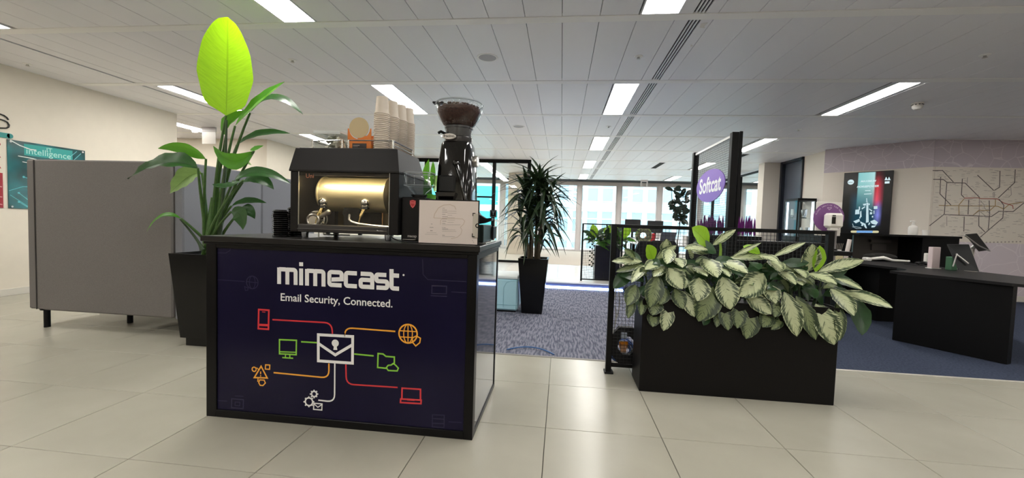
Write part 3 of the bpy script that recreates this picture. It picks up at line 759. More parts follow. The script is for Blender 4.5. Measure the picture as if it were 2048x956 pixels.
pf.cyl(pc + Vector((.03, .02, .02)), pc + Vector((.075, .02, .045)), .011, .013).sphere(pc + Vector((.078, .02, .046)), .015, 10).cyl(pc + Vector((.045, 0, -.03)), pc + Vector((.06, 0, -.012)), .008, .008)
part('portafilter', pf, M_steel, em, 'steel ring-shaped group fitting')
part('control_box', MB().box(-1.225, -1.13, 2.22, 2.36, 1.016, 1.14, .004).box(-1.25, -1.1, 2.2, 2.3, 1.016, 1.028, .002).cyl((-1.2, 2.21, 1.11), (-1.2, 2.2, 1.11), .02), M_black, em)
pp = [Vector(p) for p in ((-1.165, 2.18, 1.105), (-1.168, 2.18, 1.075), (-1.15, 2.175, 1.06), (-1.10, 2.17, 1.05), (-1.0, 2.165, 1.043), (-.93, 2.165, 1.04))]
part('steam_pipe', MB().tube(pp, .0085, 10), M_chrome, em)
part('water_pipe', MB().tube([(-1.06, 2.25, 1.13), (-1.12, 2.24, 1.135), (-1.16, 2.24, 1.115)], .004, 8).tube([(-1.03, 2.3, 1.14), (-1.03, 2.3, 1.05)], .006, 8).tube([(-1.0, 2.3, 1.14), (-.96, 2.28, 1.03)], .005, 8), mat('copper_pipe', '#b98a55', rough=.25, metal=1), em)
part('bracket', MB().box(-1.33, -1.23, 2.35, 2.36, 1.016, 1.15).box(-1.06, -.99, 2.38, 2.39, 1.02, 1.14), mat('bronze_sheet', '#7b6848', rough=.35, metal=.8), em)
for fx, fy in ((-1.393, 2.125), (-.918, 2.125), (-1.393, 2.44), (-.918, 2.44)):
    part('foot', MB().lathe([(.001, .967), (.013, .967), (.016, .972), (.02, 1.0), (.001, 1.0)], (fx, fy, 0), 18), M_chrome, em)
part('under_pipe', MB().tube([(-1.36, 2.2, 1.0), (-1.36, 2.2, .972)], .004, 6).tube([(-1.33, 2.2, 1.0), (-1.33, 2.2, .985), (-1.2, 2.25, .985)], .004, 6), M_steel, em)
rp = MB()
posts = [(-1.375, 2.16), (-1.19, 2.135), (-1.155, 2.135), (-.905, 2.135), (-1.375, 2.42), (-.905, 2.42)]
for x, y in posts: rp.cyl((x, y, TOPZ - .002), (x, y, 1.503), .0055, n=10)
rp.tube([(-1.375, 2.16, 1.5), (-1.19, 2.135, 1.5)], .0032, 6).tube([(-1.155, 2.135, 1.5), (-.905, 2.135, 1.5), (-.905, 2.42, 1.5), (-.98, 2.42, 1.5)], .0035, 6).tube([(-.905, 2.135, 1.478), (-.905, 2.42, 1.478)], .003, 6)
rp.tube([(-1.375, 2.16, 1.5), (-1.375, 2.42, 1.5), (-1.25, 2.42, 1.5)], .0032, 6)
part('cup_rail', rp, M_chrome, em, 'chrome cup rail along the top edge')
part('top_tray', MB().box(-1.43, -.885, 2.125, 2.43, TOPZ, 1.4575, .002), M_mach2, em)
TT = 1.4575

# things on top of the machine: clear box of tea, orange box, stacks of cups
M_clear = glass_mat('clear_plastic', (.96, .97, .96), .8, .03)
M_hop = glass_mat('hopper_plastic', (.94, .96, .97), 1.3, .05)
M_edge = mat('pale_plastic_edge', '#c9cdcc', rough=.3)
bx = thing('clear_box', 'clear plastic box with a ridged lid full of small wrapped pieces', 'box', (-1.31, 2.24, TT))
tb = MB()
x0, x1, y0, y1 = -1.37, -1.225, 2.17, 2.40
for q in ((x0, x1, y0, y0 + .003), (x0, x1, y1 - .003, y1), (x0, x0 + .003, y0, y1), (x1 - .003, x1, y0, y1)): tb.box(*q, TT, TT + .085)
part('tub', tb, M_clear, bx)
ld = MB().box(x0 - .004, x1 + .004, y0 - .004, y1 + .004, TT + .088, TT + .094, .002)
for q in range(3): ld.box(x0 + .005 + q * .05, x0 + .04 + q * .05, y0 + .01, y1 - .01, TT + .094, TT + .102, .003)
part('lid', ld, M_clear, bx)
part('lid_rim', MB().box(x0 - .006, x1 + .006, y0 - .006, y0 - .002, TT + .082, TT + .098, .001).box(x1 + .002, x1 + .006, y0 - .006, y1 + .006, TT + .09, TT + .098, .001).box(x0 - .006, x0 - .002, y0 - .006, y1 + .006, TT + .09, TT + .098, .001), M_edge, bx)
cn = MB(); rnd = random.Random(3)
for q in range(46):
    cx, cy, cz = rnd.uniform(x0 + .02, x1 - .02), rnd.uniform(y0 + .02, y1 - .02), TT + rnd.uniform(.012, .07)
    R = Euler((rnd.uniform(0, 3), rnd.uniform(0, 3), rnd.uniform(0, 3))).to_matrix()
    cn.box(cx - .016, cx + .016, cy - .012, cy + .012, cz - .005, cz + .005, .003, rnd.randint(0, 2), R)
part('contents', cn, [mat('sachet_grey', '#cdc8be', rough=.5), mat('sachet_cream', '#ece6d8', rough=.5), mat('sachet_dark', '#97988a', rough=.5)], bx, kind='stuff')
M_or = mat('orange_card', '#d9791f', rough=.5)
M_grey0 = mat('label_pale_print', '#9b948c', rough=.6)
ob = thing('tea_box', 'orange card display box with a dark label and a round cream badge', 'box', (-1.12, 2.2, TT))
bb = MB()
prof = [(-1.19, TT), (-1.055, TT), (-1.055, TT + .118)] + [(-1.1225 + .062 * math.cos(a), TT + .122 + .062 * math.sin(a)) for a in [-.05 - (PI - .1) * i / 14 for i in range(15)]] + [(-1.19, TT + .118)]
bb.prism(prof, 2.19, 2.195, plane='xz')
bb.box(-1.19, -1.187, 2.195, 2.30, TT, TT + .07).box(-1.058, -1.055, 2.195, 2.30, TT, TT + .07).box(-1.187, -1.058, 2.297, 2.3, TT, TT + .1).box(-1.187, -1.058, 2.195, 2.297, TT, TT + .03)
part('carton', bb, M_or, ob)
part('badge', MB().lathe([(.001, -2.187), (.056, -2.187), (.056, -2.1845), (.001, -2.1845)], (-1.1225, 4.372, TT + .122), 36, axis='y'), mat('cream_badge', '#cbb78f', rough=.6), ob, 'round cream badge')
part('label', MB().box(-1.16, -1.08, 2.186, 2.1899, TT + .004, TT + .037), mat('dark_label', '#2b2422', rough=.5), ob)
tx = MB().stroke([(-1.155, 2.1857, TT + .026), (-1.118, 2.1857, TT + .026)], .003, FN).stroke([(-1.155, 2.1857, TT + .018), (-1.128, 2.1857, TT + .018)], .0018, FN); part('label_print', tx, M_grey0, ob)
sb = thing('tea_box', 'small yellow-brown box behind the orange display box', 'box', (-1.03, 2.27, TT))
part('carton', MB().box(-1.048, -1.022, 2.24, 2.33, TT, TT + .035, .001).box(-1.052, -1.018, 2.236, 2.334, TT + .035, TT + .039, .001), mat('ochre_card', '#b98a3c', rough=.6), sb)
part('stripe', MB().box(-1.049, -1.02, 2.239, 2.24, TT + .008, TT + .015).box(-1.049, -1.02, 2.239, 2.24, TT + .022, TT + .028), M_or, sb)

M_cup = mat('white_paper_cup', '#dfd4c6', rough=.65)
cup = MB().lathe([(.030, .092), (.0285, .09), (.0285, .094), (.031, .094), (.0375, .0062), (.0425, .0058), (.0432, .003), (.0425, 0.0004), (.0375, .0006), (.030, .09), (.001, .09)], n=24).mesh('paper_cup', M_cup)
ORD = ['topmost', 'second', 'third', 'fourth', 'fifth', 'sixth', 'seventh', 'eighth', 'ninth', 'tenth', 'eleventh', 'twelfth', 'thirteenth', 'fourteenth', 'fifteenth', 'sixteenth', 'seventeenth', 'eighteenth', 'nineteenth', 'twentieth', 'bottom']
stacks = [(-1.005, 2.215, 'front'), (-.985, 2.30, 'second'), (-.965, 2.375, 'third'), (-.945, 2.445, 'rear')]
for sx, sy, nm in stacks:
    for q in range(21):
        c = bpy.data.objects.new('paper_cup', cup); C.objects.link(c); c.location = (sx, sy, TT + q * .0100); c.rotation_euler = (0, 0, q * .7)
        c['category'] = 'cup'; c['group'] = 'paper cups in the %s stack on the coffee machine' % nm
        c['label'] = 'white paper cup, %s of the %s upside-down stack on the coffee machine' % (ORD[20 - q] + (' from the top' if 0 < q < 20 else ''), nm)

# black lids at the left of the machine
M_lid = mat('black_cup_lid', '#121111', rough=.16)
lid = MB().lathe([(.001, .010), (.028, .010), (.031, .0135), (.034, .0135), (.036, .009), (.0415, .006), (.043, .003), (.0415, 0), (.039, .0015)], n=28).mesh('cup_lid', M_lid)
for sx, sy, nn, nm, hh in ((-1.568, 2.17, 13, 'front', .0113), (-1.545, 2.265, 14, 'rear', .0118)):
    for q in range(nn):
        c = bpy.data.objects.new('cup_lid', lid); C.objects.link(c); rr = random.Random(q)
        off = -.004 if q in (9, 10) else rr.uniform(-.0012, .0012)
        c.location = (sx + off, sy + rr.uniform(-.001, .001), .967 + q * hh); c['category'] = 'cup lid'
        c['group'] = 'black cup lids in the %s stack' % nm; c['label'] = 'black cup lid, %s of the %s stack left of the coffee machine' % ('bottom' if q == 0 else ORD[nn - 1 - q] + ('' if q == nn - 1 else ' from the top'), nm)

# ------------------------------------------------------------------ small grinder and its clear hopper
sg = thing('coffee_grinder', 'small black box-shaped coffee grinder with a clear hopper and red shield badge', 'coffee grinder', (-.785, 2.2, .967))
part('body', MB().box(-.849, -.722, 2.13, 2.29, .972, 1.205, .004).box(-.847, -.724, 2.132, 2.288, .967, .972), mat('black_grinder_metal', '#131111', rough=.45, spec=.2), sg)
part('collar', MB().lathe([(.03, 1.205), (.03, 1.214), (.034, 1.214), (.034, 1.22), (.001, 1.22)], (-.768, 2.175, 0), 24, sx=1.3), M_black, sg)
hp = MB()
def rr_(hx, hy, z, cx=-.768, cy=2.175, r=.2): return [Vector((cx + hx * math.copysign(abs(math.cos(a)) ** .5, math.cos(a)), cy + hy * math.copysign(abs(math.sin(a)) ** .5, math.sin(a)), z)) for a in [2 * PI * i / 24 for i in range(24)]]
hp.loft([rr_(.02, .02, 1.212), rr_(.035, .03, 1.232), rr_(.076, .06, 1.268), rr_(.078, .062, 1.335)], cap=False)
part('hopper', hp, M_hop, sg, 'clear plastic bean hopper')
part('hopper_rim', MB().loft([rr_(.079, .063, 1.333), rr_(.08, .064, 1.338), rr_(.076, .06, 1.338)], cap=False).tube([(-.70, 2.112, 1.27), (-.70, 2.112, 1.335)], .0018, 6).tube(rr_(.077, .061, 1.268) + [rr_(.077, .061, 1.268)[0]], .0014, 5), mat('hopper_edge_grey', '#9aa0a4', rough=.3), sg)
sh = MB(); sc_ = Vector((-.787, 2.129, 1.168))
pts = [(-.016, .018), (0, .022), (.016, .018), (.016, .0), (.009, -.014), (0, -.022), (-.009, -.014), (-.016, 0)]
sh.prism([(sc_.x + a, sc_.z + b_) for a, b_ in pts], 2.1275, 2.13, plane='xz')
part('badge', sh, mat('red_badge', '#b5202a', rough=.35), sg, 'red shield badge')
part('badge_line', MB().stroke([sc_ + Vector((a * .8, -.0018, b_ * .8)) for a, b_ in pts], .002, FN, closed=True).stroke([sc_ + Vector((-.013, -.0018, .006)), sc_ + Vector((.013, -.0018, .006))], .003, FN), mat('pink_red', '#e07a78', rough=.4), sg)
tx = MB(); text_into(tx, 'macap', (-.812, 2.1295, .992), (1, 0, 0), (0, 0, 1), width=.05, bold=.03, lift=.0004); part('brand_lettering', tx, mat('silver_print', '#aaa6a0', rough=.4), sg)
part('drip_lip', MB().box(-.835, -.765, 2.115, 2.13, .978, .981), M_steel, sg)
solo('power_cable', MB().tube([(-.885, 2.08, .997), (-.868, 2.07, .985), (-.84, 2.062, .975), (-.79, 2.058, .9712), (-.73, 2.06, .9712)], .0035, 8), M_black, 'thin black cable lying in front of the small grinder', 'cable')

# ------------------------------------------------------------------ menu on a clipboard
mn = thing('menu_board', 'black clipboard holding a cream drinks menu turned on its side', 'menu', (-.565, 2.05, .967))
part('board', MB().box(-.722, -.408, 2.034, 2.040, .968, 1.192, .003), M_black, mn)
part('paper', MB().box(-.7165, -.414, 2.0325, 2.0338, .971, 1.186), mat('cream_paper', '#ddd0c8', rough=.7), mn, 'cream menu sheet')
MY = 2.0322
def Mq(u, v): return at(835 + u * .10459, 395 + v * .10459, y=MY)
M_ink = mat('menu_ink', '#39322f', rough=.6); M_mark = mat('menu_watermark', '#c9b6a6', rough=.7); M_grey = mat('menu_grey_ink', '#8d827b', rough=.6)
tx = MB()
for s_, u, v, wd in (('THE', 270, 512, .0075), ('ROLLING', 268, 578, .0185), ('BEAN', 268, 640, .0115)): text_into(tx, s_, Mq(u, v), (1, 0, -.01), (0, 0, 1), width=wd, bold=.03, align='CENTER', lift=.0002)
for s_, u, v, wd in (('COFFEE', 475, 210, .0115), ('TEA & MORE', 468, 578, .019)): text_into(tx, s_, Mq(u, v), (1, 0, -.01), (0, 0, 1), width=wd, bold=.02, lift=.0002)
part('heading', tx, M_ink, mn)
tl = MB()
for v, L in ((240, 90), (278, 100), (322, 60), (368, 110), (408, 95), (452, 80), (496, 60), (600, 115), (720, 50)): tl.stroke([Mq(472, v), Mq(472 + L, v + 2)], .0014, FN, lift=.0002)
part('menu_lines', tl, M_ink, mn, 'rows of small dark print')
tl = MB()
for v, L in ((262, 270), (300, 270), (342, 190), (390, 240), (432, 240), (476, 220), (522, 350), (620, 250), (648, 270), (750, 240)): tl.stroke([Mq(472 + (100 if v < 480 else 0), v - 2), Mq(472 + L, v)], .0011, FN, lift=.0002)
for v, a_, b__ in ((668, 175, 360), (702, 140, 385)): tl.stroke([Mq(a_, v), Mq(b__, v + 5)], .001, FN, lift=.0002)
part('menu_lines', tl, M_grey, mn, 'rows of small grey print')
wm = MB()
def cv(pts): return [Mq(*p) for p in pts]
wm.stroke(cv([(310, 390), (330, 310), (400, 200), (500, 145), (620, 135), (710, 170), (735, 230)]), .004, FN, lift=.0001)
wm.stroke(cv([(310, 390), (390, 395), (480, 400), (700, 400), (860, 410), (905, 450), (880, 510), (820, 570), (850, 620), (830, 700), (760, 760), (640, 790)]), .003, FN, lift=.0001)
wm.stroke(cv([(440, 520), (440, 440), (480, 400)]), .003, FN, lift=.0001)
part('watermark', wm, M_mark, mn, 'pale brown swirl printed behind the text')
wm = MB(); wm.stroke(cv([(1045, 820), (1060, 832)]), .002, FN, lift=.0002).stroke(cv([(1066, 845), (1076, 866)]), .002, FN, lift=.0002); part('corner_mark', wm, M_grey, mn)
part('clip', MB().box(-.438, -.412, 2.028, 2.0322, 1.005, 1.127, .001), mat('clip_metal', '#c9c3ba', rough=.3, metal=.6), mn, 'flat metal clip')
part('clip_corner', MB().box(-.440, -.437, 2.025, 2.0325, 1.012, 1.027).box(-.440, -.427, 2.025, 2.0325, 1.009, 1.013).box(-.440, -.437, 2.025, 2.0325, 1.113, 1.127).box(-.440, -.427, 2.025, 2.0325, 1.125, 1.129), M_black, mn)
part('clip_lever', MB().torus((-.414, 2.028, 1.066), .009, .0025, (0, 1, 0), 16, 6), M_black, mn)

# ------------------------------------------------------------------ tall grinder
M_gb = mat('black_gloss_grinder', '#070606', rough=.08, coat=.5)
GX, GY = -.607, 2.36
tg_ = thing('coffee_grinder', 'tall glossy black coffee grinder with a glass hopper full of beans', 'coffee grinder', (GX, GY, .967))
def sec(hx, hy, z, dx=0, dy=0, p=.45): return [Vector((GX + dx + hx * math.copysign(abs(math.cos(a)) ** p, math.cos(a)), GY + dy + hy * math.copysign(abs(math.sin(a)) ** p, math.sin(a)), z)) for a in [2 * PI * i / 32 for i in range(32)]]
part('body', MB().loft([sec(.11, .135, .967), sec(.112, .137, .985), sec(.108, .13, 1.05), sec(.106, .125, 1.2), sec(.103, .118, 1.3), sec(.097, .108, 1.42), sec(.09, .10, 1.48), sec(.086, .095, 1.515), sec(.078, .085, 1.532), sec(.05, .05, 1.538)], 0, True), M_gb, tg_)
part('collar', MB().lathe([(.078, 1.53), (.08, 1.545), (.08, 1.56), (.074, 1.565), (.076, 1.60), (.076, 1.61), (.082, 1.612), (.082, 1.622), (.07, 1.622)], (GX, GY, 0), 32), mat('dark_grey_collar', '#2c2a2b', rough=.25), tg_)
part('hopper', MB().lathe([(.078, 1.565), (.08, 1.62), (.086, 1.632), (.112, 1.665), (.128, 1.70), (.134, 1.735), (.134, 1.752)], (GX, GY, 0), 40), M_hop, tg_, 'clear glass bean hopper')
part('hopper_rim', MB().torus((GX, GY, 1.752), .134, .0025, n=40, m=6), mat('hopper_edge_grey', '#9aa0a4'), tg_)
part('hopper_lid', MB().lathe([(.136, 1.754), (.13, 1.76), (.06, 1.763), (.001, 1.764)], (GX, GY, 0), 40), M_clear, tg_)
part('lid_handle', MB().box(GX - .155, GX - .09, GY - .02, GY + .02, 1.757, 1.768, .004), M_black, tg_)
bm_ = MB(); rnd = random.Random(5)
bm_.lathe([(.001, 1.626), (.076, 1.628), (.085, 1.638), (.105, 1.665), (.120, 1.70), (.124, 1.722), (.09, 1.738), (.001, 1.745)], (GX, GY, 0), 30)
for q in range(900):
    z = 1.632 + rnd.random() ** .8 * .108
    rad = .082 + (z - 1.632) * .48 if z < 1.715 else .124 - (z - 1.715) * 1.6
    a = rnd.random() * 2 * PI; rr2 = rad if z < 1.71 else rad * math.sqrt(rnd.random())
    zz = z if z < 1.71 else 1.748 - (rr2 / .124) ** 2 * .02 + rnd.uniform(-.004, .004)
    R = Euler((rnd.uniform(0, 3), rnd.uniform(0, 3), rnd.uniform(0, 3))).to_matrix()
    cx, cy = GX + rr2 * math.cos(a), GY + rr2 * math.sin(a)
    bm_.box(cx - .006, cx + .006, cy - .0042, cy + .0042, zz - .0035, zz + .0035, .002, 0, R)
part('coffee_beans', bm_, mat('roasted_beans', '#3c1f16', rough=.45, noise=.5, nscale=120), tg_, 'roasted brown coffee beans', kind='stuff')
bd = MB(); bd.lathe([(.001, -.004), (.036, -.004), (.04, 0), (.04, .004)], (GX - .03, GY - .097, 1.553), 30, axis='y', sx=1.0, sy=1.0)
for v in bd.v: v.z = 1.553 + (v.z - 1.553) * .42
bd2 = part('badge', bd, mat('silver_badge', '#bdb8b2', rough=.3, metal=.4), tg_, 'oval silver badge')
tx = MB(); text_into(tx, 'fracino', (GX - .03, GY - .1015, 1.548), (1, 0, 0), (0, 0, 1), width=.058, bold=.02, align='CENTER', lift=.0003); part('badge_lettering', tx, M_black, bd2)
part('doser_recess', MB().box(GX - .075, GX + .02, GY - .135, GY - .10, 1.24, 1.335, .008), mat('recess_black', '#030303', rough=.6), tg_)
part('doser_chute', MB().loft([[Vector((GX - .085, GY - .16, 1.24)), Vector((GX + .03, GY - .16, 1.24)), Vector((GX + .03, GY - .11, 1.24)), Vector((GX - .085, GY - .11, 1.24))], [Vector((GX - .05, GY - .15, 1.15)), Vector((GX + .0, GY - .15, 1.15)), Vector((GX + .0, GY - .11, 1.15)), Vector((GX - .05, GY - .11, 1.15))]], 0, False), M_gb, tg_)
part('lever', MB().tube([(GX + .02, GY - .12, 1.4), (GX + .05, GY - .15, 1.33), (GX + .085, GY - .15, 1.2), (GX + .095, GY - .15, 1.1)], [.012, .011, .01, .008], 10).sphere((GX + .02, GY - .12, 1.4), .02, 12), M_gb, tg_)
part('adjuster_knob', MB().lathe([(.001, .022), (.03, .022), (.034, .016), (.034, 0)], (GX + .095, GY, 1.43), 24, axis='x'), M_steel, tg_, 'silver side knob')
part('clamp_lever', MB().tube([(GX - .06, GY - .05, 1.575), (GX - .085, GY - .07, 1.585), (GX - .095, GY - .08, 1.575)], .008, 8), M_black, tg_)

# knock box, tray and small sign at the right end of the counter
kb = thing('knock_box', 'dark green metal box at the right end of the coffee counter', 'box', (-.44, 2.36, .967))
part('bin', MB().box(-.476, -.415, 2.2, 2.46, .972, 1.07, .004), mat('dark_green_metal', '#17211c', rough=.35), kb)
part('end_cap', MB().box(-.414, -.40, 2.44, 2.55, .985, 1.06, .004), M_black, kb)
part('base', MB().box(-.478, -.398, 2.19, 2.56, .967, .972, .001), M_steel, kb)
fu = thing('tamping_arm', 'black curved tamping arm sticking out behind the menu', 'coffee tool', (-.45, 2.3, 1.07))
ar = MB().prism([(-.50, 1.16), (-.475, 1.16), (-.455, 1.125), (-.42, 1.105), (-.385, 1.11), (-.385, 1.095), (-.43, 1.078), (-.475, 1.07), (-.50, 1.07)], 2.27, 2.33, plane='xz')
part('arm', ar, M_black, fu)
ss = thing('counter_sign', 'little square black sign with a pale frame behind the menu', 'sign', (-.41, 2.52, 1.06))
part('plate', MB().box(-.437, -.395, 2.505, 2.51, 1.115, 1.16, .003), M_black, ss)
part('frame', MB().stroke([(-.432, 2.504, 1.12), (-.40, 2.504, 1.12), (-.40, 2.504, 1.155), (-.432, 2.504, 1.155)], .0016, FN, closed=True).stroke([(-.424, 2.504, 1.148), (-.408, 2.504, 1.148)], .004, FN).stroke([(-.416, 2.504, 1.148), (-.416, 2.504, 1.13)], .004, FN), mat('sign_pale', '#9fb0b8', rough=.5), ss)
part('stand', MB().box(-.42, -.412, 2.506, 2.512, 1.06, 1.116), M_black, ss)
# ------------------------------------------------------------------ grey booth at the left
M_fab = mat('grey_wool_fabric', '#6f6b68', rough=.95, noise=.16, nscale=300, bump=.25, bscale=500)
M_fab2 = mat('grey_wool_fabric_side', '#7b7c83', rough=.95, noise=.16, nscale=300, bump=.25, bscale=500)
bo_ = thing('booth_sofa', 'high-backed grey fabric booth sofa on black legs beside the left wall', 'sofa', (-4.0, 4.0, 0))
def soft(x0, x1, y0, y1, z0, z1): return MB().box(x0, x1, y0, y1, z0, z1, .012)
part('end_panel', soft(-4.652, -3.30, 3.185, 3.275, .165, 1.508), M_fab, bo_)
part('side_panel', soft(-4.742, -4.655, 3.19, 4.75, .17, 1.508), M_fab, bo_)
part('side_panel', soft(-3.297, -3.21, 3.20, 4.135, .15, 1.512), M_fab2, bo_)
part('side_panel', soft(-3.297, -3.21, 4.14, 5.1, .15, 1.512), M_fab2, bo_)
part('end_panel', soft(-4.652, -3.30, 5.0, 5.09, .165, 1.508), M_fab, bo_)
part('seat', soft(-4.65, -4.1, 3.28, 4.99, .3, .46), M_fab, bo_)
part('seat', soft(-3.85, -3.30, 3.28, 4.99, .3, .46), M_fab, bo_)
part('seat_base', MB().box(-4.65, -4.1, 3.28, 4.99, .18, .3).box(-3.85, -3.30, 3.28, 4.99, .18, .3), M_fab, bo_)
part('piping', MB().tube([(-4.653, 3.186, .17), (-4.653, 3.183, 1.5)], .004, 6), mat('dark_piping', '#3b3836', rough=.9), bo_)
for x, y in ((-4.61, 3.23), (-4.10, 3.52), (-3.35, 4.1), (-4.61, 4.95), (-3.35, 4.95), (-4.1, 4.6)):
    part('leg', MB().cyl((x, y, 0), (x, y, .175), .023, n=16).cyl((x, y, .16), (x, y, .176), .045, n=16), M_blackmat, bo_)

# ------------------------------------------------------------------ signs on the left wall
WX = -6.63
def wp(u, v): p = at(u, v, x=WX + .012); return p
tp = thing('wall_poster', 'teal acrylic wall sign reading IT intelligence with pale circuit lines', 'sign', (WX, 4.7, 1.06))
PY0, PY1, PZ0, PZ1 = 4.285, 5.10, 1.058, 1.885
m = bpy.data.materials.new('teal_print'); m.use_nodes = True; nt = m.node_tree; p_ = nt.nodes['Principled BSDF']
tcn = nt.nodes.new('ShaderNodeTexCoord'); nz = nt.nodes.new('ShaderNodeTexNoise'); nz.inputs['Scale'].default_value = 3.0
nt.links.new(tcn.outputs['Object'], nz.inputs['Vector']); rp_ = nt.nodes.new('ShaderNodeValToRGB')
rp_.color_ramp.elements[0].position = .38; rp_.color_ramp.elements[1].position = .62
rp_.color_ramp.elements[0].color = (*lin('#123c3c'), 1); rp_.color_ramp.elements[1].color = (*lin('#1b6f74'), 1)
nt.links.new(nz.outputs['Fac'], rp_.inputs[0]); nt.links.new(rp_.outputs[0], p_.inputs['Base Color']); p_.inputs['Roughness'].default_value = .12; MATS['teal_print'] = m
part('panel', MB().box(WX, WX + .010, PY0, PY1, PZ0, PZ1, .001), m, tp)
part('title_block', MB().box(WX + .0101, WX + .0108, 4.44, 4.95, 1.72, 1.86), mat('teal_light', '#2fa39c', rough=.2), tp)
tx = MB(); text_into(tx, 'IT', (WX + .0112, 4.695, 1.797), (0, 1, 0), (0, 0, 1), height=.055, bold=.01, align='CENTER')
text_into(tx, 'intelligence', (WX + .0112, 4.695, 1.742), (0, 1, 0), (0, 0, 1), width=.47, bold=.01, align='CENTER'); part('lettering', tx, mat('pale_teal_print', '#9fdcd4', rough=.3), tp)
ln = MB(); nx = (1, 0, 0)
for pts in ([(4.29, 1.27), (4.42, 1.33), (4.6, 1.34)], [(4.38, 1.25), (4.5, 1.14), (4.8, 1.10)], [(4.38, 1.14), (4.46, 1.08)], [(4.43, 1.45), (4.6, 1.40)], [(4.3, 1.22), (4.5, 1.06)], [(4.6, 1.5), (4.9, 1.6), (5.05, 1.55)], [(4.9, 1.75), (5.0, 1.86)], [(4.95, 1.72), (5.05, 1.84)]):
    ln.stroke([(WX + .0112, y, z) for y, z in pts], .007, nx)
for y, z in ((4.43, 1.45), (4.38, 1.25), (4.38, 1.14)): ln.disc((WX + .0114, y, z), .012, nx)
part('circuit_lines', ln, mat('pale_cyan_print', '#63c3cb', rough=.3), tp)
ln = MB(); ln.stroke([(WX + .0115, 4.31, 1.878), (WX + .0115, 4.4, 1.83), (WX + .0115, 4.5, 1.80), (WX + .0115, 4.56, 1.80)], .012, nx).stroke([(WX + .0115, 4.38, 1.70), (WX + .0115, 4.52, 1.69), (WX + .0115, 4.62, 1.67)], .01, nx).stroke([(WX + .0115, 4.42, 1.635), (WX + .0115, 4.6, 1.62)], .008, nx)
part('light_streaks', ln, mat('white_print_streak', '#dfe9e4', rough=.3), tp)
for y, z in ((4.315, 1.862), (5.07, 1.862), (4.315, 1.08), (5.07, 1.08)): part('fixing', MB().cyl((WX + .009, y, z), (WX + .016, y, z), .011, n=14), M_steel, tp)
wl = thing('wall_letters', 'large thin black S of a wall heading at the edge of view', 'sign', (WX, 4.2, 2.0))
sgn = MB(); c0 = Vector((WX + .012, 0, 0)); yb, zb = 4.18, 1.985
sp0 = [(4.295, 2.148)] + [(4.18 + .105 * math.cos(a) * 1.0, 2.105 + .058 * math.sin(a)) for a in [math.radians(40 + (270 - 40) * i / 10) for i in range(11)]] + [(4.20 + .1 * math.cos(a), 2.047 - .052 + .052 + .052 * math.sin(a) - .052) for a in [math.radians(90 - 230 * i / 10) for i in range(11)]]
sp = [(4.30, 2.115), (4.285, 2.14), (4.26, 2.158), (4.2, 2.172), (4.1, 2.175), (4.065, 2.16), (4.055, 2.14), (4.065, 2.118), (4.1, 2.105), (4.2, 2.105), (4.26, 2.1), (4.29, 2.085), (4.305, 2.055), (4.30, 2.03), (4.28, 2.012), (4.22, 2.0), (4.1, 2.0), (4.05, 2.03)]
sgn.tube([(WX + .009, y, z) for y, z in sp], .0085, 6)
part('letter', sgn, mat('black_letter', '#151314', rough=.4), wl)
ub = solo('heading_bar', MB().box(WX, WX + .012, 3.6, 4.31, 1.895, 1.955, .005).cyl((WX, 4.31, 1.925), (WX + .012, 4.31, 1.925), .03, n=20), mat('teal_bar', '#2f8f8a', rough=.35), 'teal rounded bar under the black wall letter', 'sign')
rd = thing('wall_poster', 'red wall sign at the left edge beside the teal sign', 'sign', (WX, 4.0, 1.06))
part('panel', MB().box(WX, WX + .010, 3.4, 4.238, 1.06, 1.475, .001), mat('red_print', '#9c1f2c', rough=.25), rd)
tx = MB()
for s_, z, hh in (('P', 1.76, .075), ('A', 1.655, .1), ('A', 1.53, .13)): text_into(tx, s_[-1:], (WX + .011, 4.225, z), (0, 1, 0), (0, 0, 1), height=hh, bold=.02, align='RIGHT')
part('lettering', tx, mat('red_letter', '#b3202b', rough=.4), rd, 'red letters above the red panel')
ln = MB()
for z, L in ((1.31, .12), (1.19, .2), (1.10, .1)): ln.stroke([(WX + .0105, 4.23 - L, z + .02), (WX + .0105, 4.228, z)], .009, nx)
part('print_lines', ln, mat('pink_print', '#d98a8c', rough=.4), rd)

# hanging sign in the opening beyond the left wall
hs = thing('hanging_sign', 'blank grey sign panel hanging from the ceiling beyond the left wall corner', 'sign', (-6.95, 7.5, 2.43))
part('plate', MB().box(-7.10, -6.80, 7.495, 7.505, 2.43, 2.67, .002), mat('grey_sign_plate', '#b9b3aa', rough=.3), hs)
part('bracket', MB().box(-7.1, -6.8, 7.485, 7.515, 2.67, CEIL), M_alu, hs)
lamp(-7.405, 3, 'ceiling light in the opening beyond the left wall corner', None)
lamp(-8.905, 3, 'added ceiling light deep in the opening, unseen behind the left wall', None)  # unseen extra lamp, added to brighten the opening
lamp(-7.405, 1, 'added ceiling light out of view behind the left wall', None)  # another added lamp out of view, more light for the opening

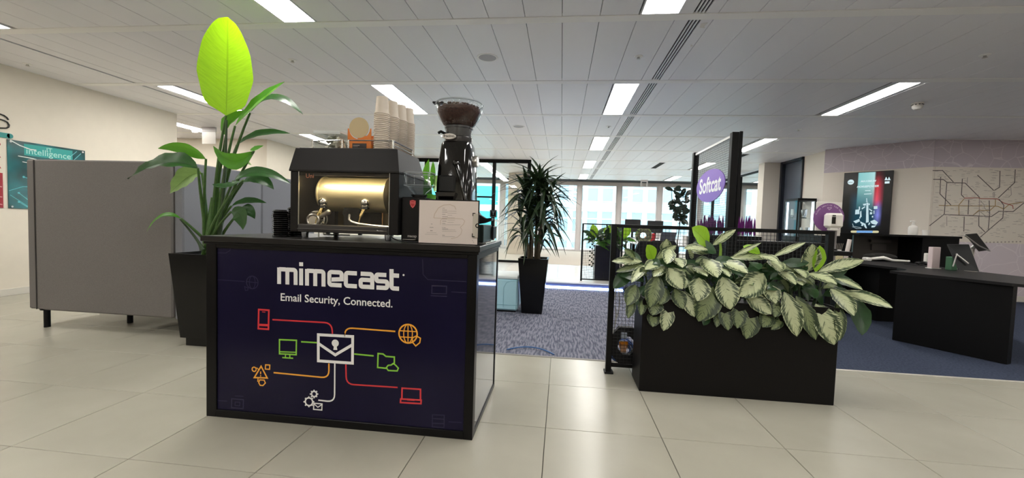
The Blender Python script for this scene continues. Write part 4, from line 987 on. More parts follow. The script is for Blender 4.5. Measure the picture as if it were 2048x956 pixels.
# ------------------------------------------------------------------ bird of paradise plant
M_pot = mat('black_planter', '#080809', rough=.22, spec=.3)
M_soil = mat('dark_soil', '#2a211a', rough=1, noise=.4, nscale=60, bump=.5, bscale=60)
def square_pot(t, cx, cy, top, bot, h, rim=.018, foot=0.0):
    r = lambda s, z: [Vector((cx + a * s, cy + b_ * s, z)) for a, b_ in ((-1, -1), (1, -1), (1, 1), (-1, 1))]
    m_ = MB(); m_.loft([r(bot, foot), r(bot, foot + .004), r(top, h), r(top - rim, h), r(top - rim - .004, h - .05)], 0, False, False)
    m_.add(r(bot, foot), [(3, 2, 1, 0)])
    if foot: part('pot_foot', MB().box(cx - bot + .025, cx + bot - .025, cy - bot + .025, cy + bot - .025, 0, foot, .002), M_pot, t)
    part('pot', m_, M_pot, t)
    part('soil', MB().add(r(top - rim - .003, h - .04), [(0, 1, 2, 3)]), M_soil, t)
bp = thing('potted_plant', 'tall bird of paradise plant with one huge lime leaf in a tapered black pot', 'plant', (-2.83, 3.19, 0))
square_pot(bp, -2.83, 3.19, .25, .20, .755, foot=.07)
L_lime = leaf_mat('leaf_lime', '#7fae18', back='#93c400', trans=.38, veins=60.0, vary=.5, rough=.4)
L_green = leaf_mat('leaf_green', '#3d7a22', back='#6aa828', trans=.3, vary=.25)
L_dark = leaf_mat('leaf_dark_green', '#2a4f24', trans=.2, vary=.3, rough=.3)
L_pale = leaf_mat('leaf_pale_underside', '#8ba86a', back='#8fb35a', trans=.3, vary=.3)
M_stem = mat('green_stem', '#3b5a26', rough=.45, noise=.2, nscale=30)
M_stem_d = mat('dark_green_stem', '#26391d', rough=.45)
base = Vector((-2.87, 3.12, .71)); rnd = random.Random(11)
def stem(tgt, r0=.016, r1=.008, bend=.12, b0=None, mt=None, nm='stem'):
    a = (b0 or base) + Vector((rnd.uniform(-.05, .05), rnd.uniform(-.05, .05), 0))
    mid = a.lerp(tgt, .5) + Vector((-(tgt.x - a.x) * bend * 2, 0, (tgt - a).length * .02))
    P = bez(a, mid, tgt, 10)
    part(nm, MB().tube(P, [r0 + (r1 - r0) * i / 10 for i in range(11)], 8), mt or M_stem, bp)
def lf(b_, m_, t_, wd, mt, nrm=(0, -1, .4), y=3.05, yt=None, ym=None, fold=.25, peak=.42, tip=.9, rip=.02, st_=True, n=12, bp_=.6):
    yt = y if yt is None else yt; ym = (y + yt) / 2 if ym is None else ym
    B, Mi, T = at(*b_, y=y), at(*m_, y=ym), at(*t_, y=yt); wd = wd * 1.2
    ctrl = Mi * 2 - (B + T) * .5
    P = bez(B, ctrl, T, n)
    part('leaf', leaf_geo(MB(), P, wd * y / F_PX, nrm, 0, fold, peak, tip, rip, 0.0, bp_), mt, bp)
    if st_: stem(B)
    return B
# the huge lime leaf, upright and lit from the lamp above
lf((452, 231), (455, 130), (455, 34), 112, L_lime, (0.0, -1, .12), y=3.0, yt=2.86, ym=2.95, fold=.10, peak=.38, tip=.58, rip=.004, n=26, bp_=.28)
lf((470, 252), (520, 205), (569, 164), 26, L_green, (-.3, -.8, .5), y=3.0, fold=.6)
lf((500, 226), (550, 196), (606, 229), 20, L_dark, (0, -.7, .7), y=3.05, fold=.3)
lf((474, 290), (520, 268), (580, 267), 19, L_dark, (0, -.8, .6), y=3.1, fold=.3)
lf((508, 302), (465, 322), (427, 292), 30, L_green, (0, -.9, -.3), y=2.95, fold=.3)
lf((500, 300), (512, 297), (527, 291), 10, L_green, (0, -.9, .4), y=2.95, st_=False)
lf((412, 318), (370, 296), (316, 297), 26, L_green, (0, -.8, -.5), y=3.0, fold=.3, peak=.3)
lf((396, 336), (328, 326), (256, 358), 40, L_dark, (.1, -.75, .65), y=2.95, fold=.4, peak=.3, rip=.05)
lf((404, 346), (375, 355), (340, 387), 34, L_pale, (.2, -1, .1), y=3.1, fold=.5, rip=.05)
lf((362, 437), (325, 432), (293, 464), 12, L_green, (0, -.7, .7), y=2.9, fold=.3)
lf((467, 362), (520, 345), (582, 368), 24, L_dark, (0, -.8, .6), y=2.95, fold=.3, peak=.3)
lf((487, 360), (455, 372), (424, 368), 16, L_dark, (0, -.7, .7), y=2.9, fold=.3, rip=.05)
lf((486, 364), (520, 358), (548, 379), 22, L_dark, (0, -.9, .5), y=3.05, fold=.3)
lf((463, 412), (495, 402), (533, 406), 15, L_dark, (0, -.8, .6), y=3.05, fold=.3)
lf((462, 424), (480, 430), (486, 460), 30, L_dark, (0, -1, .2), y=2.95, fold=.15)
lf((478, 426), (496, 420), (510, 438), 22, L_dark, (0, -.9, .4), y=3.05, fold=.2)
lf((441, 318), (470, 318), (503, 330), 18, L_pale, (0, -.7, .7), y=3.15, fold=.4)
lf((452, 272), (462, 245), (497, 222), 26, L_green, (-.2, -1, .2), y=3.05, fold=.6)
sheath = part('sheath', MB().tube(bez(at(416, 505, y=3.08), at(422, 440, y=3.08), at(424, 395, y=3.08), 6), [.03, .03, .028, .024, .02, .014, .008], 10), M_stem, bp)
part('sheath', MB().tube(bez(at(436, 490, y=3.05), at(450, 400, y=3.05), at(453, 240, y=3.0), 8), [.018, .017, .015, .013, .012, .011, .01, .009, .008], 8), M_stem_d, bp)
part('sheath', MB().tube(bez(at(405, 500, y=3.0), at(398, 480, y=3.0), at(360, 438, y=2.92), 8), [.02, .016, .012, .01, .01, .009, .008, .007, .006], 8), M_stem_d, bp)

# ------------------------------------------------------------------ dracaena and pale blue pouf
dr = thing('potted_plant', 'bushy dracaena with narrow arching leaves in a tall black square pot', 'plant', (-.315, 5.03, 0))
square_pot(dr, -.315, 5.03, .178, .122, .665)
L_drac = leaf_mat('leaf_dracaena', '#1f321c', edge='#46573a', streak=.25, edge_at=.7, trans=.12, rough=.35)
dl = [leaf_mesh_local('dracaena_leaf', L_drac, .40, .058, s_, 7, .25, .3, .9) for s_ in (.45, .8, 1.15)]
M_cane = mat('dracaena_cane', '#4a4030', rough=.8, noise=.3, nscale=40)
rnd = random.Random(21); inv = ROOT[dr.name]; nl = 0
heads = [(.03, 0, 1.55, 48, 1.0), (-.12, .05, 1.42, 40, .95), (.13, -.04, 1.36, 40, .95), (-.05, -.08, 1.2, 38, .95), (.08, .06, 1.12, 34, .95), (-.14, -.06, .98, 24, .8), (.1, .0, .95, 20, .68)]
for hx, hy, hz, cnt, sc in heads:
    top = Vector((-.315 + hx, 5.03 + hy, hz))
    part('cane', MB().tube(bez(Vector((-.315 + hx * .5, 5.03 + hy * .5, .63)), Vector((-.315 + hx * .3, 5.03 + hy, (hz + .63) / 2)), top, 6), .015, 8), M_cane, dr)
    for q in range(cnt):
        az = q * 2.399 + rnd.uniform(-.3, .3); t = q / cnt
        el = math.radians(70 - 78 * t + rnd.uniform(-12, 12)); s_ = sc * rnd.uniform(.8, 1.12)
        o = child('leaf', dl[min(2, int(t * 3))], dr, inv @ (top + Vector((0, 0, -.10 * t))), Euler((rnd.uniform(-.4, .4), -el, az)), (s_, s_, s_)); nl += 1
pf_ = thing('pouf', 'pale blue upholstered pouf behind the coffee counter beside the dracaena pot', 'seat', (-.85, 5.1, 0))
M_pouf = mat('pale_blue_vinyl', '#a9d3e0', rough=.45)
part('body', MB().box(-1.25, -.49, 4.92, 5.45, .02, .4, .02), M_pouf, pf_)
part('top', MB().box(-1.25, -.49, 4.92, 5.45, .402, .44, .016), mat('white_vinyl', '#dfe6e6', rough=.45), pf_)
part('seam', MB().tube([(-.66, 4.918, .06), (-.66, 4.918, .3), (-.63, 4.918, .36), (-.56, 4.918, .385), (-.49, 4.918, .39)], .003, 5).tube([(-1.25, 4.918, .09), (-.49, 4.918, .09)], .003, 5), mat('blue_seam', '#86b6c6', rough=.6), pf_)
part('plinth', MB().box(-1.23, -.51, 4.94, 5.43, 0, .02), M_black, pf_)
solo('loose_cable', MB().tube(bez(Vector((-.42, 3.45, .006)), Vector((-.2, 3.62, .03)), Vector((-.02, 3.40, .006)), 12), .006, 6), mat('blue_cable', '#2f5f95', rough=.4), 'short blue cable lying on the carpet behind the counter', 'cable')
# ------------------------------------------------------------------ black mesh fence and planter with variegated plants
M_wire = mat('black_wire', '#0b0b0c', rough=.45)
def mesh_fence(t, p0, p1, h, z0, pitch_u, pitch_z, post=.04, rail=.026, wire=.0034):
    p0, p1 = Vector(p0), Vector(p1); d = (p1 - p0); L = d.length; d.normalize(); n = Vector((-d.y, d.x, 0)); ang = math.atan2(d.y, d.x)
    R = Matrix.Rotation(ang, 3, 'Z')
    def bar(u0, u1, za, zb, th):
        c_ = p0 + d * ((u0 + u1) / 2) + Vector((0, 0, (za + zb) / 2))
        return MB().box(c_.x - (u1 - u0) / 2, c_.x + (u1 - u0) / 2, c_.y - th / 2, c_.y + th / 2, c_.z - (zb - za) / 2, c_.z + (zb - za) / 2, .003, 0, R)
    part('post', bar(0, post, 0, h, post), M_blackmat, t); part('post', bar(L - post, L, 0, h, post), M_blackmat, t)
    part('top_rail', bar(post, L - post, h - rail, h, rail), M_blackmat, t); part('bottom_rail', bar(post, L - post, z0, z0 + rail, rail), M_blackmat, t)
    w_ = MB(); u = post + pitch_u / 2
    while u < L - post: w_.cyl(p0 + d * u + Vector((0, 0, z0 + rail)), p0 + d * u + Vector((0, 0, h - rail)), wire / 2, n=4, cap=False); u += pitch_u
    z = z0 + rail + pitch_z / 2
    while z < h - rail: w_.cyl(p0 + d * post + Vector((0, 0, z)) + n * wire * .9, p0 + d * (L - post) + Vector((0, 0, z)) + n * wire * .9, wire / 2, n=4, cap=False); z += pitch_z
    part('wire_mesh', w_, M_wire, t, kind='stuff')
f1 = thing('mesh_fence', 'waist-high black wire mesh fence standing behind the variegated planter', 'fence', (1.1, 3.09, 0))
mesh_fence(f1, (.365, 3.09, 0), (1.87, 3.09, 0), 1.1, .045, .0255, .0255)
part('foot', MB().box(.355, .42, 3.05, 3.13, 0, .012, .002), M_blackmat, f1); part('foot', MB().box(1.82, 1.88, 3.05, 3.13, 0, .012, .002), M_blackmat, f1)
f2 = thing('mesh_fence', 'far black wire mesh fence on the white step in front of the dark planter', 'fence', (.9, 7.3, .11))
def far_fence():
    w0 = len(bpy.data.objects)
    mesh_fence(f2, (.36, 7.25, 0), (1.06, 7.25, 0), 1.0, .02, .03, .03, .03, .02, .005)
    for ch in f2.children: ch.location.z += 0.0
f2.location = (.9, 7.3, 0); ROOT[f2.name] = Matrix.Translation(Vector((.9, 7.3, 0))).inverted(); far_fence(); f2.location = (.9, 7.3, .11)

M_box = mat('black_trough', '#0a0808', rough=.45, spec=.2)
tr_ = thing('planter', 'long black trough planter overflowing with silver-green variegated plants', 'plant', (1.15, 2.92, 0))
TX0, TX1, TY0, TY1, TH = .551, 1.748, 2.772, 3.055, .62
part('trough', MB().box(TX0, TX1, TY0, TY1, 0, TH - .01, .003), M_box, tr_)
part('trough_rim', MB().box(TX0, TX1, TY0, TY0 + .012, TH - .01, TH).box(TX0, TX1, TY1 - .012, TY1, TH - .01, TH).box(TX0, TX0 + .012, TY0 + .012, TY1 - .012, TH - .01, TH).box(TX1 - .012, TX1, TY0 + .012, TY1 - .012, TH - .01, TH), M_box, tr_)
L_var = leaf_mat('leaf_variegated', '#bdc59b', edge='#33452a', streak=.26, edge_at=.635, veins=34.0, trans=.14, rough=.38)
L_var2 = leaf_mat('leaf_variegated_grey', '#7a875c', edge='#2a3a22', streak=.28, edge_at=.60, veins=34.0, trans=.14, rough=.38)
L_new = leaf_mat('leaf_new_lime', '#8cba2c', back='#a9d838', trans=.35, vary=.15)
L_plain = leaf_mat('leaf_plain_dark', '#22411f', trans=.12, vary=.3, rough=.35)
rnd = random.Random(4)
def ag(b_, t_, wd, kind='v', yb=2.86, yt=2.72, nrm=None, bow=.12, up=0.0, side=0.0):
    f_ = lambda p, y: at(1200 + p[0] * .3976, 440 + p[1] * .3976, y=y)
    B, T = f_(b_, yb), f_(t_, yt)
    out = Vector((0, -1, .25)) if nrm is None else Vector(nrm)
    L = (T - B).length
    C_ = B.lerp(T, .5) + out.normalized() * (bow * L) + Vector((side * L, 0, up * L))
    P = bez(B, C_, T, 10)
    width = wd * .3976 * (yb + yt) / 2 / F_PX * 1.12
    mt = {'v': L_var, 'g': L_var2, 'n': L_new, 'd': L_plain}[kind]
    part('leaf', leaf_geo(MB(), P, width, out, 0, .22, .42, .75, .02), mt, tr_)
FRONT = [((290, 275), (250, 440), 88, 'g'), ((180, 325), (135, 430), 70, 'g'), ((165, 395), (140, 495), 44, 'g'), ((330, 340), (300, 425), 62, 'g'), ((285, 390), (262, 480), 74, 'g'), ((270, 460), (265, 538), 62, 'g'),
 ((350, 425), (318, 558), 64, 'v'), ((375, 345), (418, 448), 66, 'g'), ((412, 355), (475, 488), 62, 'v'), ((345, 240), (415, 348), 86, 'v'), ((500, 290), (490, 408), 96, 'v'), ((570, 335), (495, 510), 116, 'g'), ((590, 450), (586, 540), 38, 'g'),
 ((615, 430), (645, 555), 68, 'g'), ((615, 285), (655, 450), 104, 'v'), ((700, 420), (690, 545), 72, 'g'), ((760, 450), (735, 598), 88, 'g'), ((825, 270), (700, 385), 104, 'v'), ((730, 370), (862, 474), 72, 'v'), ((840, 325), (885, 420), 72, 'v'),
 ((850, 455), (818, 540), 74, 'g'), ((885, 400), (880, 490), 58, 'g'), ((925, 485), (860, 552), 42, 'g'), ((925, 360), (990, 586), 88, 'v'), ((985, 380), (1085, 603), 78, 'g'), ((1085, 420), (1178, 628), 112, 'v'), ((1190, 410), (1205, 608), 54, 'g'), ((215, 400), (205, 480), 40, 'g'), ((540, 470), (520, 530), 40, 'd')]
for b_, t_, w_, k_ in FRONT: ag(b_, t_, w_, k_, 2.80, 2.735, (0, -1, .18), .10)
MID = [((1160, 345), (1278, 482), 86, 'v'), ((1205, 362), (1472, 442), 66, 'v'), ((1180, 292), (1322, 352), 36, 'v'), ((1045, 268), (1192, 324), 66, 'v'), ((1275, 385), (1318, 580), 84, 'd'), ((860, 205), (905, 262), 72, 'v'), ((895, 250), (985, 325), 62, 'v'), ((985, 245), (1035, 292), 54, 'v'),
 ((612, 208), (745, 268), 66, 'v'), ((520, 195), (592, 290), 88, 'v'), ((470, 238), (540, 284), 54, 'v'), ((600, 238), (652, 286), 48, 'v'), ((545, 150), (420, 145), 44, 'v'), ((350, 145), (335, 222), 62, 'v'), ((300, 215), (225, 250), 62, 'v'), ((225, 228), (158, 315), 46, 'v'), ((325, 222), (268, 286), 62, 'v'), ((380, 190), (415, 240), 62, 'v'),
 ((430, 290), (425, 345), 40, 'v'), ((800, 180), (900, 215), 50, 'v'), ((1030, 330), (1080, 395), 60, 'd'), ((960, 300), (1020, 330), 50, 'v'), ((760, 210), (800, 250), 50, 'd'), ((690, 290), (770, 330), 60, 'g'), ((920, 330), (840, 350), 50, 'd')]
for b_, t_, w_, k_ in MID: ag(b_, t_, w_, k_, 2.88, 2.74, (0, -.75, .65), .12)
UP = [((1040, 265), (1068, 120), 84, 'v'), ((1085, 262), (1105, 128), 58, 'n'), ((870, 185), (1035, 112), 28, 'v'), ((905, 222), (1052, 215), 46, 'd'), ((655, 192), (812, 114), 22, 'v'), ((720, 130), (805, 170), 46, 'n'), ((640, 192), (885, 185), 38, 'v'), ((565, 128), (684, 48), 34, 'v'), ((548, 128), (462, 38), 92, 'n'), ((468, 112), (585, 168), 62, 'd'), ((430, 140), (552, 168), 46, 'v'),
 ((322, 165), (335, 95), 50, 'v'), ((282, 200), (385, 128), 46, 'v'), ((268, 205), (236, 125), 62, 'n'), ((212, 208), (58, 208), 42, 'v'), ((215, 225), (78, 262), 38, 'g'), ((1100, 258), (1328, 202), 54, 'v'), ((150, 258), (68, 345), 62, 'd'), ((180, 200), (120, 148), 44, 'g'), ((1130, 300), (1250, 240), 40, 'd'), ((470, 190), (440, 140), 50, 'v')]
for b_, t_, w_, k_ in UP: ag(b_, t_, w_, k_, 2.92, 2.86, (0, -.85, .5), .08)
part('stem', MB().tube([at(1200 + 603 * .3976, 440 + 210 * .3976, y=2.9), at(1200 + 607 * .3976, 440 + 150 * .3976, y=2.9), at(1200 + 604 * .3976, 440 + 105 * .3976, y=2.9)], [.012, .009, .006], 8), mat('lime_stem', '#7a9c34', rough=.5), tr_)
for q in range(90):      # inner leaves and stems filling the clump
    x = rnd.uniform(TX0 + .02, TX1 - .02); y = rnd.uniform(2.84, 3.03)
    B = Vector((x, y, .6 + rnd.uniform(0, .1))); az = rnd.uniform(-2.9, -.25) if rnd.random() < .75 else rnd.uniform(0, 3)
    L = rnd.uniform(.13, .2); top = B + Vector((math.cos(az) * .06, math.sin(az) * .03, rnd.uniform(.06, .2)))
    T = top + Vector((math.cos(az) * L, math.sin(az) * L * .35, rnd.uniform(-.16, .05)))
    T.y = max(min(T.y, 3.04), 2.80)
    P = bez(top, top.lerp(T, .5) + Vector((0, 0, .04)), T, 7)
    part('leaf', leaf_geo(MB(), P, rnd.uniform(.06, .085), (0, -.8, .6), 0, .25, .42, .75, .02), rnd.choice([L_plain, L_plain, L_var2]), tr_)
for q in range(28):
    x = TX0 + .06 + (TX1 - TX0 - .12) * q / 27; y = rnd.uniform(2.86, 2.98)
    part('stem', MB().tube([(x, y, .56), (x + rnd.uniform(-.05, .05), y - .02, .72), (x + rnd.uniform(-.09, .09), y - .03, .8)], [.009, .007, .004], 6), M_stem_d, tr_)
part('soil', MB().box(TX0 + .012, TX1 - .012, TY0 + .012, TY1 - .012, TH - .03, TH - .012), M_soil, tr_)

# bag, cable coil and amber lamp behind the fence
oc = thing('bag', 'black octagonal padded bag hanging low behind the mesh fence', 'bag', (.515, 3.16, .0))
og = [(.13 * math.cos(PI / 8 + PI / 4 * i), .17 + .15 * math.sin(PI / 8 + PI / 4 * i)) for i in range(8)]
rr = MB(); outer = [Vector((.515 + a, 3.15, z + .02)) for a, z in og]; inner = [Vector((.52 + (a) * .52, 3.15, .19 + (z - .17) * .5)) for a, z in og]
ob_ = [v + Vector((0, .05, 0)) for v in outer]; ib_ = [v + Vector((0, .05, 0)) for v in inner]
n8 = 8; vs = outer + inner + ob_ + ib_; fs = []
for i in range(8):
    j = (i + 1) % 8
    fs += [(i, j, 8 + j, 8 + i), (16 + j, 16 + i, 24 + i, 24 + j), (j, i, 16 + i, 16 + j), (8 + i, 8 + j, 24 + j, 24 + i)]
rr.add(vs, fs); part('ring_body', rr, mat('black_nylon', '#0c0c10', rough=.7), oc)
part('strap', MB().box(.475, .52, 3.145, 3.15, .245, .29, .002), mat('white_buckle', '#a9b3c4', rough=.5), oc, 'pale buckle')
cbm = MB(); rnd = random.Random(8)
for q in range(9): cbm.torus((.50 + rnd.uniform(-.015, .015), 3.215 + q * .006, .12 + rnd.uniform(-.012, .012)), .085 + rnd.uniform(-.02, .012), .006, (rnd.uniform(-.2, .2), 1, rnd.uniform(-.2, .2)), 26, 6)
solo('cable_coil', cbm, mat('blue_coil', '#20427c', rough=.4), 'coil of blue cable behind the mesh fence', 'cable')
al = thing('amber_lamp', 'small amber reflector light seen through the black bag ring', 'light', (.50, 3.16, .13))
part('lens', MB().box(.47, .535, 3.16, 3.19, .185, .215, .006), mat('amber_plastic', '#e08a1c', rough=.25, trans=.3), al)
part('reflector', MB().lathe([(.001, 3.19), (.03, 3.185), (.034, 3.165), (.03, 3.165)], (.50, 0, .185), 20, axis='y').box(.48, .525, 3.17, 3.19, .13, .185, .003), mat('peach_plastic', '#c99a78', rough=.4), al)
wh = MB()
for x, z in ((.41, .72), (.44, .6), (.42, .5)): wh.tube(bez(Vector((x, 3.13, z)), Vector((x + .03, 3.14, z - .1)), Vector((x - .01, 3.13, z - .22)), 6), .004, 6)
solo('cable_bundle', wh, mat('white_cable', '#c9c6c2', rough=.4), 'loose white cables hanging behind the left end of the mesh fence', 'cable')

# ------------------------------------------------------------------ planter behind the far fence
dp = thing('planter', 'dark planter with broad green leaves behind the far mesh fence', 'plant', (.95, 7.75, 0))
part('trough', MB().box(.62, 1.06, 7.5, 7.85, 0, .72, .01), mat('navy_black_trough', '#15152a', rough=.3), dp)
rnd = random.Random(9)
for q in range(60):
    x = rnd.uniform(.55, 1.08); B = Vector((x, rnd.uniform(7.5, 7.8), .72 + rnd.uniform(0, .14))); az = rnd.uniform(-PI, 0.0) if rnd.random() < .7 else rnd.uniform(0, PI)
    L = rnd.uniform(.2, .34); T = B + Vector((math.cos(az) * L, math.sin(az) * L * .7, rnd.uniform(-.12, .28)))
    T.y = max(T.y, 7.31)
    P = bez(B, B.lerp(T, .5) + Vector((0, 0, .1)), T, 6)
    part('leaf', leaf_geo(MB(), P, rnd.uniform(.07, .13), (0, -.7, .7), 0, .2, .42, .8), rnd.choice([L_plain, L_plain, L_green, L_plain]), dp)
for q in range(4):
    B = Vector((.62 + q * .16, 7.55, .85)); T = B + Vector((rnd.uniform(-.1, .1), -.05, .25))
    part('leaf', leaf_geo(MB(), bez(B, B.lerp(T, .5), T, 6), .15, (0, -1, .3), 0, .2, .5, .8), L_new, dp)
vb = MB()
for q in range(16): vb.sphere((.56 + .04 * math.sin(q * 2.1), 7.45, .74 - .026 * q), .016, 8)
part('trailing_stem', vb.tube([(.58, 7.45, .78), (.56, 7.45, .6), (.58, 7.45, .34)], .004, 5), mat('trailing_green', '#1c2a1a', rough=.6), dp)
# ------------------------------------------------------------------ reception side
def at_plane(u, v, p0, n):
    a, b = (u - CX) / F_PX, (v - CY) / F_PX
    d = Vector([a * CM[0][i] + b * CM[1][i] + CM[2][i] for i in range(3)]); o = Vector((0, 0, CAM_H))
    return o + d * ((Vector(p0) - o).dot(n) / d.dot(n))
WANG = math.atan2(du.y, du.x); RW = Matrix.Rotation(WANG, 3, 'Z')
def wbox(m_, c_, wu, wn, z0, z1, ch=.0, mi=0):      # box aligned with the angled wall, centred at c_
    return m_.box(c_.x - wu / 2, c_.x + wu / 2, c_.y - wn / 2, c_.y + wn / 2, z0, z1, ch, mi, RW)
SCc = Vector((5.755, 8.604, 0)) + dn * .03
tv = thing('wall_screen', 'tall portrait screen showing a racing car poster on the angled wall', 'screen', (SCc.x, SCc.y, 1.075))
part('housing', wbox(MB(), SCc, .72, .05, 1.073, 2.258, .004), mat('black_screen_frame', '#08080a', rough=.25), tv)
SP0 = SCc + dn * .0265
scr = bpy.data.materials.new('lit_poster_screen'); scr.use_nodes = True; nt = scr.node_tree; p_ = nt.nodes['Principled BSDF']
p_.inputs['Base Color'].default_value = (.004, .004, .006, 1); p_.inputs['Roughness'].default_value = .2
uvn = nt.nodes.new('ShaderNodeUVMap'); uvn.uv_map = 'UVMap'; sp_ = nt.nodes.new('ShaderNodeSeparateXYZ'); nt.links.new(uvn.outputs[0], sp_.inputs[0])
def ramp(src, stops):
    r = nt.nodes.new('ShaderNodeValToRGB'); e = r.color_ramp.elements
    while len(e) < len(stops): e.new(.5)
    for k, (pos, c_) in enumerate(stops): e[k].position = pos; e[k].color = (*c_, 1)
    nt.links.new(src, r.inputs[0]); return r.outputs[0]
def mixc(op, a, b):
    n_ = nt.nodes.new('ShaderNodeMix'); n_.data_type = 'RGBA'; n_.blend_type = op; n_.inputs['Factor'].default_value = 1
    nt.links.new(a, n_.inputs['A']); nt.links.new(b, n_.inputs['B']); return n_.outputs['Result']
bk = (0, 0, 0); z_ = .002
beam = mixc('MULTIPLY', ramp(sp_.outputs[0], [(.29, bk), (.31, (.22, .55, .56)), (.5, (.30, .62, .62)), (.64, (.42, .72, .72)), (.67, bk)]), ramp(sp_.outputs[1], [(.35, bk), (.6, (.35, .4, .4)), (.8, (.9, .9, .9)), (1, (1, 1, 1))]))
redg = mixc('MULTIPLY', ramp(sp_.outputs[0], [(.62, bk), (.72, (.75, .03, .06)), (.80, (.25, .01, .03)), (.86, bk)]), ramp(sp_.outputs[1], [(.42, bk), (.55, (1, 1, 1)), (.8, (.7, .7, .7)), (.95, (.1, .1, .1))]))
vio = mixc('MULTIPLY', ramp(sp_.outputs[0], [(.66, bk), (.76, (.25, .25, .7)), (.85, bk)]), ramp(sp_.outputs[1], [(.12, bk), (.3, (.9, .9, 1)), (.45, (.5, .4, .5)), (.55, bk)]))
blue = mixc('MULTIPLY', ramp(sp_.outputs[0], [(.12, bk), (.3, (.0, .04, .07)), (.7, (.0, .04, .07)), (.84, bk)]), ramp(sp_.outputs[1], [(.05, bk), (.2, (1, 1, 1)), (.55, (.8, 1, 1)), (.7, bk)]))
em_ = mixc('ADD', mixc('ADD', beam, redg), mixc('ADD', vio, blue))
nt.links.new(em_, p_.inputs['Emission Color']); p_.inputs['Emission Strength'].default_value = 1.0
def sw(u, z): return SP0 + du * u + Vector((0, 0, z))
dsp = MB().add([sw(-.347, 1.09), sw(.347, 1.09), sw(.347, 2.245), sw(-.347, 2.245)], [(0, 1, 2, 3)], uvs=[(0, 0), (1, 0), (1, 1), (0, 1)])
ds = part('display', dsp, scr, tv, 'lit display with a teal beam, red glow and a racing car seen from the front')
def SQ(u, v): return at_plane(1660 + u * .17773, 320 + v * .17773, SP0 + dn * .0012, dn)
E_white = mat('screen_white', '#000000', rough=.4, emit='#dff6fb', estr=.9)
E_teal = mat('screen_teal', '#000000', rough=.4, emit='#7fb6c4', estr=.6)
E_dark = mat('screen_dark', '#010305', rough=.4)
tx = MB()
text_into(tx, 'MAXIMUM', SQ(345, 250), SQ(520, 243) - SQ(345, 250), (0, 0, 1), width=(SQ(520, 243) - SQ(345, 250)).length, bold=.02, shear=.25)
text_into(tx, 'HORSEPOWER', SQ(302, 312), SQ(545, 302) - SQ(302, 312), (0, 0, 1), width=(SQ(548, 302) - SQ(302, 312)).length, bold=.03, shear=.25)
part('title', tx, E_white, ds, 'white slanted title reading MAXIMUM HORSEPOWER')
ci = MB()
for pts in ([(395, 345), (455, 343)], [(383, 384), (468, 380)]): ci.stroke([SQ(*p) for p in pts], .012, dn)
ci.ring(SQ(234, 249), .043, .012, dn, 0, 24).disc(SQ(234, 249), .042, dn)
for x in (632, 664): ci.add([SQ(x - 18, 228), SQ(x + 18, 226), SQ(x, 188)], [(0, 1, 2)])
ci.stroke([SQ(616, 254), SQ(670, 251)], .04, dn)
part('logos', ci, E_white, ds, 'small white logos and captions')
tx = MB(); text_into(tx, 'Softcat', SQ(206, 257) + dn * .001, du, (0, 0, 1), width=.068, bold=.02); part('logo_lettering', tx, E_dark, ds)
car = MB()
def poly(*pts): car.add([SQ(*p) for p in pts], [list(range(len(pts)))])
poly((410, 480), (430, 480), (436, 700), (404, 706)); poly((286, 560), (330, 555), (332, 608), (282, 612)); poly((492, 520), (534, 518), (534, 550), (492, 553))
poly((324, 525), (338, 524), (338, 560), (324, 562)); poly((490, 570), (500, 568), (498, 606), (490, 608)); poly((370, 495), (408, 488), (404, 510), (378, 514)); poly((432, 486), (450, 492), (444, 508), (434, 508))
poly((340, 580), (352, 570), (356, 640), (336, 648)); poly((450, 585), (478, 590), (472, 612), (448, 612)); poly((440, 545), (478, 570), (470, 580), (438, 556)); poly((355, 545), (392, 520), (396, 532), (360, 556))
poly((262, 690), (330, 662), (336, 690), (290, 712)); poly((452, 690), (500, 672), (540, 700), (520, 730), (470, 716)); poly((340, 690), (400, 720), (392, 738), (344, 712)); poly((350, 740), (362, 706), (376, 742)); poly((384, 744), (396, 710), (416, 768), (402, 768)); poly((468, 740), (520, 736), (500, 756), (466, 760))
poly((430, 720), (448, 700), (452, 716), (436, 736)); poly((330, 640), (344, 636), (344, 656), (332, 660)); poly((470, 630), (486, 628), (486, 646), (472, 648))
car.stroke([SQ(254, 716), SQ(262, 745), SQ(352, 764)], .006, dn).stroke([SQ(250, 750), SQ(300, 772), SQ(354, 770)], .005, dn).stroke([SQ(413, 430), SQ(414, 470)], .012, dn).stroke([SQ(404, 470), SQ(426, 468)], .01, dn)
part('car_picture', car, mat('screen_car_white', '#000000', emit='#cfeaf2', estr=.85), ds, 'pale shapes of a racing car seen from the front')
br_ = MB().stroke([SQ(246, 806), SQ(300, 806)], .042, dn).stroke([SQ(480, 808), SQ(535, 808)], .042, dn).disc(SQ(248, 806), .021, dn).disc(SQ(533, 808), .021, dn)
part('banner_ends', br_, mat('screen_cream', '#000000', emit='#d8d3a8', estr=.85), ds)
part('banner_middle', MB().stroke([SQ(300, 806), SQ(480, 808)], .042, dn), mat('screen_blue', '#000000', emit='#3f8fe0', estr=.9), ds)
dts = MB()
for q in range(11): dts.disc(SQ(308 + q * 16, 799) + dn * .0006, .006, dn, 0, 8).disc(SQ(315 + q * 16, 814) + dn * .0006, .006, dn, 0, 8)
part('banner_dots', dts, E_white, ds)

